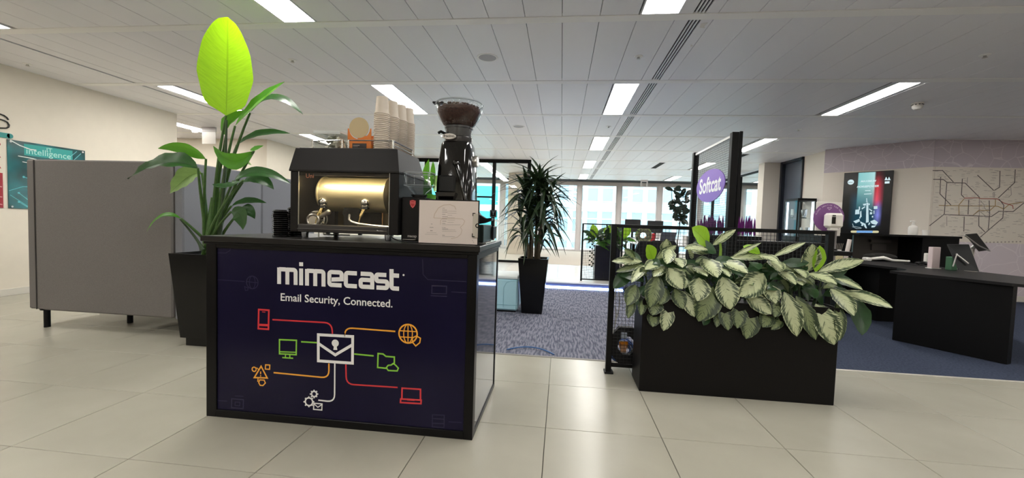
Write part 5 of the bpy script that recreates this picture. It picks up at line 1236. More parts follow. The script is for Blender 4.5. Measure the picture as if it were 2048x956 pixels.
# transit map on the wall
mp_ = thing('wall_map', 'large cream transit map with crossing dark, red and gold lines', 'map', (7.6, 7.995, 1.0))
part('sheet', MB().box(6.40, 8.9, 7.992, 7.999, 1.0, 2.28), mat('cream_map_paper', '#ded6ca', rough=.6), mp_)
def MQ(u, v): return at(1840 + u * .18824, 320 + v * .18824, y=7.9905)
MAPS = {'dark': ('#5b5250', [[(135, 112), (240, 112), (355, 235)], [(140, 205), (250, 208), (290, 240), (480, 245), (635, 400)], [(610, 160), (785, 325)], [(785, 325), (845, 290), (850, 115)], [(1012, 100), (1005, 240), (830, 405)], [(100, 700), (258, 575), (285, 240)], [(262, 580), (500, 590), (760, 600), (840, 545), (990, 548), (1105, 455)], [(220, 180), (212, 360), (330, 480)], [(640, 820), (880, 615), (890, 480), (840, 415)], [(735, 430), (740, 570), (725, 740)], [(625, 600), (625, 700), (690, 765)], [(510, 580), (518, 425)], [(450, 200), (440, 370), (470, 400)], [(470, 600), (465, 760)]]),
 'red': ('#a5574a', [[(470, 405), (620, 402), (640, 410), (820, 412)], [(820, 412), (885, 455), (985, 485), (990, 520)]]), 'gold': ('#a58a5a', [[(200, 482), (520, 488), (780, 490), (825, 492), (890, 520), (950, 470), (1100, 446)], [(415, 590), (412, 480), (470, 410)], [(560, 590), (625, 535), (740, 538), (800, 485), (802, 420)]]),
 'grey': ('#8f8783', [[(630, 410), (630, 600)], [(640, 430), (680, 475), (685, 510), (740, 570)], [(780, 400), (775, 350), (790, 350), (792, 400)], [(965, 290), (970, 370), (940, 395)], [(570, 585), (630, 540), (695, 595)], [(1010, 445), (1105, 446)], [(285, 600), (285, 700)], [(500, 255), (505, 185)]])}
for k, (col, lines) in MAPS.items():
    g = MB()
    for L_ in lines: g.stroke([MQ(*p) for p in L_], .013 if k != 'grey' else .008, (0, -1, 0))
    part('map_line', g, mat('map_' + k, col, rough=.6), mp_, k + ' transit lines')
g = MB(); rnd = random.Random(2)
for q in range(300):
    u, v = rnd.uniform(140, 1080), rnd.uniform(95, 830); L_ = rnd.uniform(20, 55)
    g.stroke([MQ(u, v), MQ(u + L_, v + .5)], .006, (0, -1, 0))
for q in range(10): g.disc(MQ(705 + q * 40, 876 - q), .014, (0, -1, 0), 0, 8)
part('station_names', g, mat('map_text_grey', '#a9a099', rough=.6), mp_, 'tiny grey station names', kind='stuff')

# reception desk
M_desk = mat('black_desk_laminate', '#080809', rough=.5, spec=.18)
M_dtop = mat('black_desk_top', '#161516', rough=.5, spec=.25)
rd_ = thing('reception_desk', 'black curved reception desk with a thin worktop and slab front panel', 'desk', (3.9, 4.9, 0))
top = [(3.44, 4.74), (3.80, 3.93), (3.93, 3.78), (4.12, 3.74), (4.34, 3.86), (4.55, 4.2), (4.62, 4.65), (4.60, 5.2), (4.67, 5.9), (4.75, 6.48), (3.66, 6.48), (3.70, 5.95), (3.80, 5.5), (3.86, 5.22), (3.80, 5.0), (3.64, 4.82)]
part('worktop', MB().prism(top, .684, .71), M_dtop, rd_)
pa, pb = Vector((3.44, 4.645, 0)), Vector((3.85, 3.967, 0)); pd = (pb - pa).normalized(); pn_ = Vector((-pd.y, pd.x, 0))
part('front_panel', MB().prism([(p.x, p.y) for p in (pa, pb, pb + pn_ * .09, pa + pn_ * .09)], 0.004, .684), M_desk, rd_)
part('pedestal', MB().prism([(3.95, 5.6), (4.55, 5.6), (4.55, 6.4), (3.82, 6.4)], .004, .684), M_desk, rd_)
part('leg_panel', MB().box(3.72, 3.76, 5.9, 6.44, .004, .684), M_desk, rd_)
part('foot_base', MB().lathe([(.001, .004), (.16, .004), (.16, .02), (.03, .04), (.03, .684)], (4.05, 5.0, 0), 20), M_desk, rd_)
# back counter with raised shelf
bc = thing('back_counter', 'black back counter with a raised top shelf and a grey recess', 'counter', (4.9, 6.85, 0))
part('top', MB().box(4.28, 5.62, 6.50, 7.1, 1.06, 1.09, .003), M_desk, bc)
part('end_block', MB().box(5.13, 5.6, 6.52, 7.08, .004, 1.06), M_desk, bc)
part('back_panel', MB().box(4.5, 5.13, 6.95, 7.0, .004, 1.06), mat('grey_brown_panel', '#3a3634', rough=.3), bc)
part('shelf', MB().box(4.3, 5.13, 6.52, 6.95, .66, .69), M_desk, bc)
part('lower_panel', MB().box(4.3, 5.13, 6.55, 6.6, .004, .66), M_desk, bc)
part('recess_lip', MB().box(4.72, 5.0, 6.9, 6.949, .96, 1.0).box(4.75, 4.95, 6.92, 6.949, .84, .93), mat('grey_recess', '#4b4745', rough=.3), bc)
cab = thing('cabinet', 'tall black cabinet left of the back counter below the screen', 'cabinet', (4.0, 6.9, 0))
part('body', MB().box(3.84, 4.27, 6.62, 7.2, .004, 1.09, .003), M_desk, cab)
part('door', MB().box(3.86, 4.25, 6.60, 6.62, .03, .66, .002), M_desk, cab)
part('shelf_edge', MB().box(3.84, 4.27, 6.55, 6.62, .66, .69), M_desk, cab)

# things on the desk and counters
M_silver = mat('silver_stand', '#bdb9b4', rough=.3, metal=.7)
t1 = thing('tablet', 'black tablet on a leaning stand seen from behind on the reception desk', 'tablet', (4.28, 4.85, .71))
def P5(u, v, y=4.85): return at(u, v, y=y)
def slab(m_, q, th, n_):
    n_ = Vector(n_).normalized() * th
    m_.add(q + [p + n_ for p in q], [(0, 1, 2, 3), (7, 6, 5, 4), (0, 4, 5, 1), (1, 5, 6, 2), (2, 6, 7, 3), (3, 7, 4, 0)])
    return m_
q = [P5(1895, 489, 4.95), P5(1938, 489, 4.95), P5(1958.5, 543, 4.68), P5(1918, 540, 4.68)]
part('back_case', slab(MB(), q, .012, (.1, 1, .2)), mat('tablet_black', '#0b0b0b', rough=.45, spec=.15), t1)
part('stand', MB().tube([P5(1912, 508, 4.84), P5(1937, 527, 4.74)], .006, 6).tube([P5(1914, 508, 4.84), P5(1906, 533, 4.7)], .006, 6), M_silver, t1)
t2 = thing('tablet', 'dark tablet tilted on a silver arm stand behind the leaning tablet', 'tablet', (4.55, 5.05, .71))
q = [P5(1931, 469, 5.0), P5(1954, 467, 5.1), P5(1979, 500, 5.1), P5(1958, 503, 5.0)]
part('body', slab(MB(), q, .012, (.3, 1, .2)), mat('tablet_black', '#101010'), t2)
part('arm', MB().cyl((4.50, 5.08, .712), (4.50, 5.08, .98), .016).cyl((4.50, 5.08, .712), (4.50, 5.08, .722), .05).cyl((4.50, 5.08, .97), (4.50, 5.04, 1.0), .022), M_silver, t2)
part('holder', MB().tube([P5(1929, 470, 4.97), P5(1950, 486, 4.98), P5(1958, 492, 4.99), P5(1980, 502, 5.05)], .007, 6), M_silver, t2)
lb = thing('leaflet_holder', 'pinkish white leaflet holder standing beside the leaning tablet', 'holder', (4.2, 5.2, .71))
part('card', MB().box(4.26, 4.345, 5.27, 5.33, .72, .96, .004), mat('pinkish_paper', '#d9c6c6', rough=.6), lb)
part('base', MB().box(4.25, 4.355, 5.26, 5.34, .71, .72), M_white, lb)
solo('card_box', MB().box(4.34, 4.40, 5.12, 5.2, .71, .86, .004), mat('dull_green_card', '#3e6a4c', rough=.6), 'small dull green box between the leaflet holder and the leaning tablet', 'box')
sz = thing('pump_bottle', 'white pump bottle of sanitiser on the back counter in front of the map', 'bottle', (5.17, 6.75, 1.09))
part('body', MB().lathe([(.001, 1.09), (.05, 1.09), (.054, 1.1), (.054, 1.2), (.045, 1.22), (.02, 1.235), (.02, 1.25)], (5.17, 6.75, 0), 20), M_white, sz)
part('pump', MB().cyl((5.17, 6.75, 1.25), (5.17, 6.75, 1.29), .014).box(5.13, 5.185, 6.735, 6.765, 1.285, 1.30, .003), M_white, sz)
solo('white_cup', MB().lathe([(.001, 1.09), (.035, 1.09), (.042, 1.17), (.040, 1.17), (.034, 1.1), (.001, 1.095)], (5.32, 6.72, 0), 18), M_white, 'white cup right of the pump bottle on the back counter', 'cup')
st_ = thing('paper_bag', 'white folded strap and dark bag heaped on the desk in front of the grey recess', 'bag', (4.7, 6.3, .71))
part('strap', MB().tube([(4.22, 6.25, .735), (4.32, 6.22, .75), (4.42, 6.22, .765), (4.52, 6.2, .735), (4.72, 6.18, .732)], [.012, .02, .024, .018, .014], 8).box(4.2, 4.27, 6.2, 6.3, .712, .76, .01), M_white, st_)
part('bundle', MB().sphere((4.5, 6.38, .768), .1, 12, sc=(2.2, .7, .55)).sphere((4.35, 6.36, .762), .07, 10, sc=(1.5, .7, .7)), mat('dark_cloth', '#1d1b19', rough=.9), st_)
sc2 = thing('desk_scanner', 'small white card reader standing on a black cradle on the desk', 'card reader', (4.72, 6.0, .71))
part('reader', MB().box(4.72, 4.77, 5.93, 5.97, .72, .86, .006), M_white, sc2)
part('cradle', MB().sphere((4.66, 5.9, .73), .06, 12, sc=(1.4, 1, .45)).tube([(4.6, 5.8, .72), (4.5, 5.75, .715), (4.42, 5.86, .715)], .008, 6), M_black, sc2)
solo('paper_roll', MB().cyl((3.99, 6.3, .71), (4.03, 6.3, 1.0), .026, n=16), mat('roll_white', '#d6cbc6', rough=.7), 'tall white paper roll standing at the left end of the desk', 'paper roll')
ps = thing('pen_pot', 'cream pot of thin sticks beside the paper roll on the desk', 'pot', (3.9, 6.3, .71))
part('pot', MB().box(3.83, 3.93, 6.25, 6.33, .71, .82, .003), mat('cream_pot', '#d2c79c', rough=.5), ps)
for q in range(5): part('stick', MB().tube([(3.85 + q * .016, 6.29, .8), (3.86 + q * .022, 6.30, .94)], .003, 5), mat('grey_stick', '#8d857c', rough=.5), ps)
part('tissue', MB().box(3.845, 3.915, 6.265, 6.315, .82, .85, .012), M_white, ps)

# hand sanitiser dispenser on a pole clamped to the end of the fence, with its purple sign
hsn = thing('sanitiser_stand', 'white hand sanitiser dispenser with a round purple sign, clamped to the fence end', 'dispenser', (1.97, 3.26, .8))
part('pole', MB().cyl((1.995, 3.275, .70), (1.995, 3.275, 1.13), .009), mat('grey_pole', '#7f7b7c', rough=.4, metal=.4), hsn)
part('clamp', MB().box(1.872, 2.01, 3.10, 3.13, .93, .96, .003).box(1.98, 2.01, 3.13, 3.29, .93, .96, .003).cyl((1.995, 3.275, .92), (1.995, 3.275, .97), .018), M_blackmat, hsn)
part('body', MB().box(1.917, 2.020, 3.225, 3.30, 1.123, 1.230, .015), M_white, hsn)
part('window', MB().box(1.935, 1.960, 3.2215, 3.227, 1.152, 1.202, .005).box(1.938, 1.958, 3.2215, 3.227, 1.208, 1.215), mat('dark_window', '#0e0b0a', rough=.2), hsn)
part('nozzle', MB().box(1.938, 1.988, 3.233, 3.283, 1.103, 1.123, .005), M_white, hsn)
SGX, SGZ, SGY = 1.975, 1.200, 3.33
part('sign_board', MB().box(SGX - .088, SGX + .088, SGY + .002, SGY + .010, 1.065, 1.315, .002), M_white, hsn)
part('sign_bracket', MB().box(1.987, 2.003, 3.28, SGY + .002, 1.08, 1.1), M_blackmat, hsn)
part('sign_circle', MB().lathe([(.001, -.001), (.107, -.001), (.107, .0019), (.001, .0019)], (SGX, SGY, SGZ), 40, axis='y'), mat('purple_print', '#7d4f88', rough=.5), hsn, 'purple printed circle')
tx = MB(); phrase = 'PLEASE SANITISE YOUR HANDS'
for k, ch in enumerate(phrase):
    if ch == ' ': continue
    a = math.radians(165 - 150 * k / (len(phrase) - 1)); c_ = Vector((SGX + .086 * math.cos(a), SGY - .0018, SGZ + .086 * math.sin(a)))
    text_into(tx, ch, c_, Vector((math.sin(a), 0, -math.cos(a))), Vector((math.cos(a), 0, math.sin(a))), height=.011, align='CENTER')
part('lettering', tx, mat('lilac_print', '#d9c3dc', rough=.5), hsn, 'arched lettering PLEASE SANITISE YOUR HANDS')
tx = MB().stroke([(SGX + a * .833, SGY - .0018, SGZ + b * .833) for a, b in ((-.018, .086), (-.01, .092), (0, .084), (.01, .092), (.018, .086), (0, .068))], .0025, FN, closed=True)
part('heart', tx, MATS['lilac_print'], hsn, 'small heart outline')

# glass trophy cabinet beside the dark door
vc = thing('display_cabinet', 'black framed glass display cabinet with trophies beside the dark door', 'cabinet', (5.15, 9.55, 0))
A_ = Vector((4.90, 9.93, 0)); B_ = Vector((4.92, 9.28, 0)); C2 = Vector((5.28, 9.12 + .06, 0)); D_ = Vector((5.30, 9.9, 0))
ring4 = [(4.93, 9.90), (4.93, 9.36), (5.30, 9.36), (5.30, 9.90)]
part('base', MB().box(4.93, 5.30, 9.36, 9.90, .004, .98, .003), M_blackmat, vc)
for x, y in ring4: part('post', MB().box(x - .022 * (x > 5), x + .022 * (x < 5), y - .022 * (y > 9.6), y + .022 * (y < 9.6), .98, 1.74), M_blackmat, vc)
part('top', MB().box(4.93, 5.30, 9.36, 9.90, 1.74, 1.79, .003), M_blackmat, vc)
part('pane', MB().box(4.932, 4.938, 9.38, 9.88, .98, 1.74), M_glass_in, vc); part('pane', MB().box(4.95, 5.28, 9.362, 9.368, .98, 1.74), M_glass_in, vc)
part('shelf', MB().box(4.95, 5.28, 9.38, 9.88, 1.36, 1.37), M_glass_in, vc)
part('shelf_light', MB().box(5.26, 5.28, 9.42, 9.46, 1.0, 1.72).box(4.96, 4.98, 9.8, 9.84, 1.0, 1.72), mat('cabinet_led', '#ffffff', emit='#dfeaff', estr=3), vc)
rnd = random.Random(6)
for q in range(6):
    x, y, z = 5.0 + .05 * q, 9.45 + rnd.uniform(0, .3), (1.37, .98)[q % 2]; h_ = rnd.uniform(.1, .22)
    tr2 = thing('trophy', ['clear glass block trophy', 'silver cup trophy', 'tall clear spire trophy', 'small clear plaque trophy', 'round silver trophy', 'faceted glass trophy'][q] + ' on the %s of the display cabinet' % ('glass shelf' if q % 2 == 0 else 'floor'), 'trophy', (x, y, z))
    part('foot', MB().box(x - .022, x + .022, y - .022, y + .022, z, z + .02, .002), M_black, tr2)
    part('body', MB().lathe([(.012, z + .02), (.012, z + .05), (.03, z + .07), (.024 + .01 * (q % 3), z + h_), (.004, z + h_ + .01)], (x, y, 0), 8 + 4 * (q % 3)), mat('trophy_silver', '#d6dce0', rough=.15, metal=.6), tr2)
# ------------------------------------------------------------------ tall mesh screen with the purple oval sign
sp2 = thing('mesh_screen', 'tall black mesh screen carrying a purple oval sign, running away from view', 'screen', (1.76, 5.2, 0))
SX = 1.765
for y, wd in ((4.60, .07), (5.86, .07)): part('post', MB().box(SX - .035, SX + .035, y - wd / 2, y + wd / 2, 0.002, 2.1, .004), M_blackmat, sp2)
part('post_channel', MB().box(SX + .045, SX + .075, 4.58, 4.62, .002, 2.11, .003), M_blackmat, sp2)
part('top_rail', MB().box(SX - .015, SX + .015, 4.635, 5.825, 2.06, 2.085), M_alu, sp2)
part('bottom_rail', MB().box(SX - .015, SX + .015, 4.635, 5.825, .04, .07), M_blackmat, sp2)
wm_ = MB(); y = 4.65
while y < 5.82: wm_.cyl((SX, y, .07), (SX, y, 2.06), .0014, n=4, cap=False); y += .0255
z = .08
while z < 2.06: wm_.cyl((SX + .0026, 4.635, z), (SX + .0026, 5.825, z), .0014, n=4, cap=False); z += .0255
part('wire_mesh', wm_, M_wire, sp2, kind='stuff')
ov = thing('oval_sign', 'purple oval sign lettered Softcat hung on the tall mesh screen', 'sign', (SX, 5.22, 1.4))
oy, oz, ory, orz = 5.235, 1.602, .475, .195
el_ = [(oy + ory * math.cos(2 * PI * i / 48), oz + orz * math.sin(2 * PI * i / 48)) for i in range(48)]
part('plate', MB().prism(el_, SX - .014, SX - .006, plane='yz'), mat('purple_sign', '#7a52b3', rough=.4), ov)
tx = MB(); text_into(tx, 'Softcat', (SX - .0146, oy + .36, oz - .075), (0, -1, 0), (0, 0, 1), width=.73, bold=.025, lift=.0); part('lettering', tx, P_white, ov, 'white lettering reading Softcat')

# purple spiky plants in black troughs
M_purp = leaf_mat('leaf_purple', '#6a1670', back='#8a2290', trans=.2, vary=.3)
for n_, (x0, x1, y0, lab) in enumerate(((1.93, 2.22, 5.93, 'black trough of upright purple spiky leaves behind the mesh screen'), (2.32, 2.66, 5.93, 'black trough of upright purple spiky leaves right of the mesh screen'))):
    pp_ = thing('planter', lab, 'plant', ((x0 + x1) / 2, y0 + .15, 0))
    part('trough', MB().box(x0 - .02, x1 + .04, y0, y0 + .3, .004, 1.0, .004), M_box, pp_)
    rnd = random.Random(30 + n_)
    for q in range(26):
        x = x0 + (x1 - x0) * (q + .5) / 26; yy = y0 + rnd.uniform(.06, .24); hh = rnd.uniform(.19, .31)
        B = Vector((x, yy, .99)); T = B + Vector((rnd.uniform(-.03, .03), rnd.uniform(-.02, .02), hh))
        part('leaf', leaf_geo(MB(), bez(B, B.lerp(T, .5), T, 5), .034, (0, -1, .1), 0, .3, .4, .8), M_purp, pp_)

# rubber plant in front of the windows
rp2 = thing('potted_plant', 'rubber plant with dark oval leaves on a thin stem before the windows', 'plant', (2.18, 8.0, 0)); DX = .0
part('pot', MB().lathe([(.001, .004), (.14, .004), (.18, .42), (.165, .42), (.15, .36)], (2.18, 8.0, 0), 24), M_pot, rp2)
part("soil", MB().disc((2.18, 8.0, .37), .152, (0, 0, 1)), M_soil, rp2)
part('stem', MB().tube([(2.18, 8, .37), (2.16, 8, .8), (2.19, 8, 1.2), (2.15, 8, 1.8)], [.012, .01, .009, .005], 7).tube([(2.17, 8, 1.15), (2.26, 7.96, 1.5), (2.28, 7.95, 1.75)], [.007, .006, .004], 6).tube([(2.17, 8, 1.2), (2.03, 7.98, 1.5), (2.0, 7.98, 1.8)], [.007, .006, .004], 6), mat('brown_stem', '#3d3126', rough=.8), rp2)
L_rub = leaf_mat('leaf_rubber', '#26342a', trans=.08, vary=.3, rough=.25)
rnd = random.Random(14)
for q in range(52):
    ax = rnd.choice([(-.15, 1.25, 1.82), (.0, 1.2, 1.7), (.09, 1.2, 1.78)]); z = rnd.uniform(ax[1], ax[2])
    B = Vector((2.18 + ax[0] * (z - 1.1) * 1.4, 7.98, z)); az = rnd.uniform(0, 2 * PI); L_ = rnd.uniform(.15, .21)
    T = B + Vector((math.cos(az) * L_ * .8, math.sin(az) * L_ * .6, rnd.uniform(-.12, .13)))
    part('leaf', leaf_geo(MB(), bez(B, B.lerp(T, .5) + Vector((0, 0, .03)), T, 6), .085, (0, -.9, .4), 0, .15, .5, .7), L_rub, rp2)
# green plant glimpsed behind the counter grinders
gp = thing('potted_plant', 'bright green broad-leaved plant glimpsed between the coffee grinders', 'plant', (-1.55, 6.0, 0))
part('pot', MB().lathe([(.001, .004), (.13, .004), (.17, .5), (.15, .5), (.14, .44)], (-1.55, 6.0, 0), 24), M_pot, gp)
part('stem', MB().tube([(-1.55, 6, .44), (-1.53, 6, 1.0), (-1.5, 6, 1.9)], [.016, .013, .008], 8), M_stem, gp)
for (a, b_, c_, wd, mt) in (((852, 370), (850, 352), (858, 318), 16, L_green), ((862, 375), (868, 350), (866, 322), 12, L_green), ((866, 372), (876, 365), (880, 350), 26, L_pale), ((868, 366), (878, 372), (868, 384), 18, L_pale), ((850, 415), (862, 402), (872, 392), 34, L_green), ((858, 410), (858, 380), (845, 360), 20, L_dark), ((850, 430), (835, 400), (824, 390), 26, L_dark), ((858, 398), (880, 400), (890, 420), 26, L_dark)):
    P = bez(at(*a, y=6), at(*b_, y=5.95), at(*c_, y=5.9), 8); part('leaf', leaf_geo(MB(), P, wd * 6 / F_PX, (0, -1, .3), 0, .25, .42, .8), mt, gp)

# slatted white screens in front of the far windows
M_slat = mat('white_slat', '#d9d8d8', rough=.5)
for x0, x1, h_, lab in ((-2.72, -1.95, 1.19, 'low white slatted screen in front of the window beside the beige column'), (-5.3, -4.6, 1.79, 'taller white slatted screen at the far left window')):
    t = thing('slatted_screen', lab, 'screen', ((x0 + x1) / 2, 16.3, 0))
    x = x0
    while x < x1: part('slat', MB().box(x, x + .045, 16.28, 16.32, .05, h_, .004), M_slat, t); x += .075
    part('rail', MB().box(x0 - .02, x1 + .02, 16.322, 16.34, h_ - .1, h_ - .05).box(x0 - .02, x1 + .02, 16.322, 16.34, .1, .15), M_slat, t)
    part('foot', MB().box(x0, x0 + .05, 16.25, 16.36, 0.001, .05).box(x1 - .05, x1, 16.25, 16.36, 0.001, .05), M_slat, t)

# open-plan desks beyond the fence
M_dw = mat('white_desk', '#d8d6d4', rough=.4)
for n_, (x0, y0, y1) in enumerate(((1.5, 8.25, 9.4), (1.75, 9.6, 11.2), (1.9, 11.4, 13.0))):
    t = thing('office_desk', ['nearest white office desk beyond the fence', 'second white office desk beyond the fence', 'farthest white office desk beyond the fence'][n_], 'desk', (x0 + .8, (y0 + y1) / 2, 0))
    part('top', MB().box(x0, x0 + 1.7, y0, y1, .72, .745, .004), M_dw, t)
    for x in (x0 + .06, x0 + 1.6):
        for y in (y0 + .06, y1 - .1): part('leg', MB().box(x, x + .04, y, y + .04, .002, .72), M_blackmat, t)
def chair(x, y, rot, lab):
    t = thing('office_chair', lab, 'chair', (x, y, 0), rot)
    b_ = MB(); rings = []
    for j in range(7):
        a = j / 6; wv = .24 * math.sin(math.radians(50 + 85 * a)) ** .8; z = .48 + .38 * a
        rings.append([Vector((wv * math.cos(k * PI / 5) , -.2 - .05 * a + (.06 * math.sin(k * PI / 5)), z)) for k in range(6)] + [Vector((wv * math.cos(k * PI / 5) * .96, -.24 - .05 * a + (.05 * math.sin(k * PI / 5)), z)) for k in range(5, -1, -1)])
    part('backrest', b_.loft(rings), mat('black_chair_fabric', '#16151a', rough=.8), t, local=True)
    part('seat', MB().box(-.24, .24, -.22, .24, .44, .51, .03), MATS['black_chair_fabric'], t, local=True)
    part('column', MB().cyl((0, 0, .1), (0, 0, .44), .025), M_blackmat, t, local=True)
    bs = MB()
    for k in range(5): a = 2 * PI * k / 5; bs.cyl((0, 0, .1), (.27 * math.cos(a), .27 * math.sin(a), .06), .018, .012, 8).sphere((.27 * math.cos(a), .27 * math.sin(a), .032), .03, 8)
    part('star_base', bs, M_blackmat, t, local=True)
for x, y, r_, lab in ((1.33, 6.85, .2, 'black office chair nearest the far fence, turned from view'), (1.72, 7.35, -.1, 'black office chair in the middle of the row at the white desks'), (2.3, 7.45, .1, 'black office chair at the right end of the row at the white desks')): chair(x, y, r_, lab)
def monitor(x, y, lab, w_=.5, h_=.32, z0=.745):
    t = thing('monitor', lab, 'monitor', (x, y, z0))
    part('panel', MB().box(x - w_ / 2, x + w_ / 2, y - .02, y + .02, z0 + .16, z0 + .16 + h_, .006), mat('monitor_black', '#17181b', rough=.35), t)
    part('stand', MB().box(x - .03, x + .03, y, y + .04, z0 + .01, z0 + .2).box(x - .11, x + .11, y - .08, y + .1, z0, z0 + .012), M_blackmat, t)
monitor(2.1, 12.6, 'black monitor on the farthest white desk, left of the pair', .45, .38)
monitor(2.75, 12.6, 'black monitor on the farthest white desk, right of the pair', .45, .36)
lp = thing('laptop', 'open dark laptop on the nearest white desk', 'laptop', (2.15, 8.65, .745))
part('keyboard', MB().box(2.0, 2.3, 8.5, 8.7, .745, .76, .003), mat('laptop_grey', '#3c3d42', rough=.4), lp)
part('screen', slab(MB(), [Vector((2.0, 8.7, .76)), Vector((2.3, 8.7, .76)), Vector((2.35, 8.8, .98)), Vector((2.05, 8.8, .98))], .008, (0, 1, .3)), mat('laptop_lid', '#343842', rough=.35), lp)
wr = thing('wreath', 'grey-green leafy wreath lying on the nearest white desk', 'wreath', (1.65, 8.6, .745))
wm2 = MB(); wm2.torus((1.65, 8.6, .906), .11, .05, (.2, 1, .15), 20, 8)
part('ring', wm2, mat('wreath_green', '#6a6b55', rough=.9, noise=.5, nscale=40), wr)
for q in range(30):
    a = 2 * PI * q / 30; c_ = Vector((1.65 + .12 * math.cos(a), 8.57, .906 + .12 * math.sin(a))); T = c_ + Vector((.07 * math.cos(a + .8), -.03, .07 * math.sin(a + .8)))
    if T.z < .75: T.z = .75
    part('leaf', leaf_geo(MB(), bez(c_, c_.lerp(T, .5), T, 3), .03, (0, -1, .2)), rnd.choice([L_plain, L_pale, mat('wreath_beige', '#a79c86', rough=.9)]), wr)
solo('red_bag', MB().box(1.86, 1.98, 9.0, 9.1, .745, .95, .03), mat('red_cloth', '#b3202c', rough=.7), 'red bag on the nearest white desk behind the wreath', 'bag')
solo('peach_box', MB().box(1.74, 1.86, 8.85, 8.95, .745, .88, .01), mat('peach_card', '#d09a7a', rough=.7), 'peach coloured box left of the red bag', 'box')
hd = thing('desk_phone', 'rounded black desk device in front of the laptop', 'phone', (2.0, 8.36, .745))
part('body', MB().sphere((1.97, 8.36, .777), .085, 14, sc=(1.1, .8, .36)), M_black, hd)
part('button', MB().sphere((1.94, 8.30, .79), .014, 8), M_white, hd)
for n_, (x, w_) in enumerate(((2.3, .1), (2.42, .07), (2.51, .09), (2.62, .06))): solo('file_box', MB().box(x + .1, x + .1 + w_, 8.3, 8.55, .745, .93 + .02 * (n_ % 2), .004).box(x + .11, x + .1 + w_ - .01, 8.296, 8.3, .8, .88), [mat('file_white', '#d9d7d4', rough=.5), mat('file_grey', '#5b5d62', rough=.5)][n_ % 2], ['wide white', 'narrow grey', 'plain white', 'slim grey'][n_] + ' file box upright on the nearest white desk', 'file box')
sb2 = thing('pump_bottle', 'small pale bottle with a blue label standing on the low black cabinet', 'bottle', (2.2, 5.6, .95))
part('body', MB().lathe([(.001, .95), (.032, .95), (.033, 1.05), (.018, 1.065), (.015, 1.07)], (2.2, 5.6, 0), 16), mat('bottle_white', '#cfd8df', rough=.3), sb2)
part('label', MB().lathe([(.0334, .965), (.0334, 1.03)], (2.2, 5.6, 0), 16), mat('blue_label', '#5f93bf', rough=.4), sb2)
part('cap', MB().cyl((2.2, 5.6, 1.07), (2.2, 5.6, 1.1), .016), M_white, sb2)
# black credenza that darkens the view behind the fence at the right
cz = thing('credenza', 'long low black cabinet behind the fence below the purple plants', 'cabinet', (2.9, 5.6, 0))
part('body', MB().box(2.05, 3.3, 5.5, 5.88, .004, .95, .003), M_desk, cz)
for q in range(3): part('door', MB().box(2.06 + q * .413, 2.06 + q * .413 + .405, 5.485, 5.5, .04, .93, .002), M_desk, cz)
# ------------------------------------------------------------------ small ceiling fittings
def detector(p, lab):
    t = thing('smoke_detector', lab, 'smoke detector', (p.x, p.y, CEIL))
    part('base', MB().lathe([(.001, CEIL), (.062, CEIL), (.062, CEIL - .018), (.05, CEIL - .02)], (p.x, p.y, 0), 24, cap=False), M_white, t)
    part('body', MB().lathe([(.05, CEIL - .02), (.056, CEIL - .034), (.054, CEIL - .058), (.034, CEIL - .08), (.001, CEIL - .084)], (p.x, p.y, 0), 24), M_white, t)
    sl = MB()
    for k in range(10): a = 2 * PI * k / 10; sl.box(p.x + .052 * math.cos(a) - .006, p.x + .052 * math.cos(a) + .006, p.y + .052 * math.sin(a) - .006, p.y + .052 * math.sin(a) + .006, CEIL - .029, CEIL - .021)
    part('slot', sl, M_void, t)
detector(at(1835, 211, z=CEIL - .03), 'white smoke detector on the ceiling right of the long light')
detector(at(390, 258, z=CEIL), 'white smoke detector beyond the left wall corner')
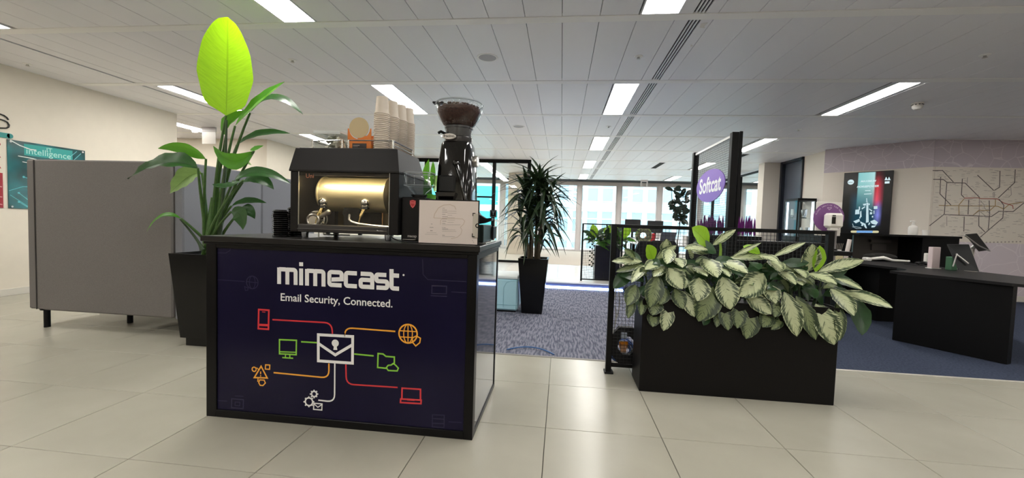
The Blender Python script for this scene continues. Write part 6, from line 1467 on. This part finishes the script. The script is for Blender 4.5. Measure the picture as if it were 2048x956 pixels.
def speaker(p, lab):
    t = thing('ceiling_speaker', lab, 'speaker', (p.x, p.y, CEIL))
    part('rim', MB().lathe([(.09, CEIL - .004), (.105, CEIL - .005), (.108, CEIL)], (p.x, p.y, 0), 32), M_ceil_band, t)
    part('grille', MB().lathe([(.001, CEIL - .003), (.09, CEIL - .003)], (p.x, p.y, 0), 32), mat('grille_grey', '#b8b7bb', rough=.7), t)
speaker(at(975, 115, z=CEIL), 'round flush ceiling speaker above the coffee grinders')
speaker(at(1037, 253, z=CEIL), 'round flush ceiling speaker farther back above the dracaena')
for u, v, lab in ((585, 120, 'left of the coffee cups'), (1277, 113, 'beside the long slot diffuser'), (1970, 110, 'at the right of the room'), (1217, 253, 'between two short lights of the middle column'), (55, 128, 'near the left wall'), (1597, 259, 'above the trophy cabinet')):
    p = at(u, v, z=CEIL); t = thing('sprinkler', 'small white ceiling sprinkler ' + lab, 'sprinkler', (p.x, p.y, CEIL))
    part('plate', MB().lathe([(.012, CEIL - .008), (.04, CEIL - .004), (.042, CEIL)], (p.x, p.y, 0), 20), M_ceil_band, t)
    part('head', MB().lathe([(.012, CEIL - .006), (.012, CEIL - .02), (.02, CEIL - .024), (.001, CEIL - .026)], (p.x, p.y, 0), 14), M_steel, t)
for u, v in ((1405, 50),):
    p = at(u, v, z=CEIL)
    t = thing('torn_tape', 'scrap of white torn tape stuck beside the slot diffuser', 'tape', (p.x, p.y, CEIL))
    part('scrap', MB().prism([(p.x - .02, p.y - .03), (p.x + .03, p.y - .04), (p.x + .02, p.y + .02), (p.x + .035, p.y + .05), (p.x - .01, p.y + .04)], CEIL - .003, CEIL - .0015), M_white, t)
    p2 = at(1383, 91, z=CEIL); part('scrap', MB().prism([(p2.x - .01, p2.y - .02), (p2.x + .012, p2.y), (p2.x, p2.y + .03)], CEIL - .003, CEIL - .0015), M_white, t)
hk = thing('ceiling_bracket', 'small grey rectangular bracket hanging before the windows', 'bracket', (2.9, 15.5, 2.45))
part('loop', MB().box(2.8, 3.05, 15.48, 15.52, 2.70, 2.757).box(2.8, 2.84, 15.48, 15.52, 2.5, 2.7).box(3.01, 3.05, 15.48, 15.52, 2.5, 2.7), M_alu, hk)
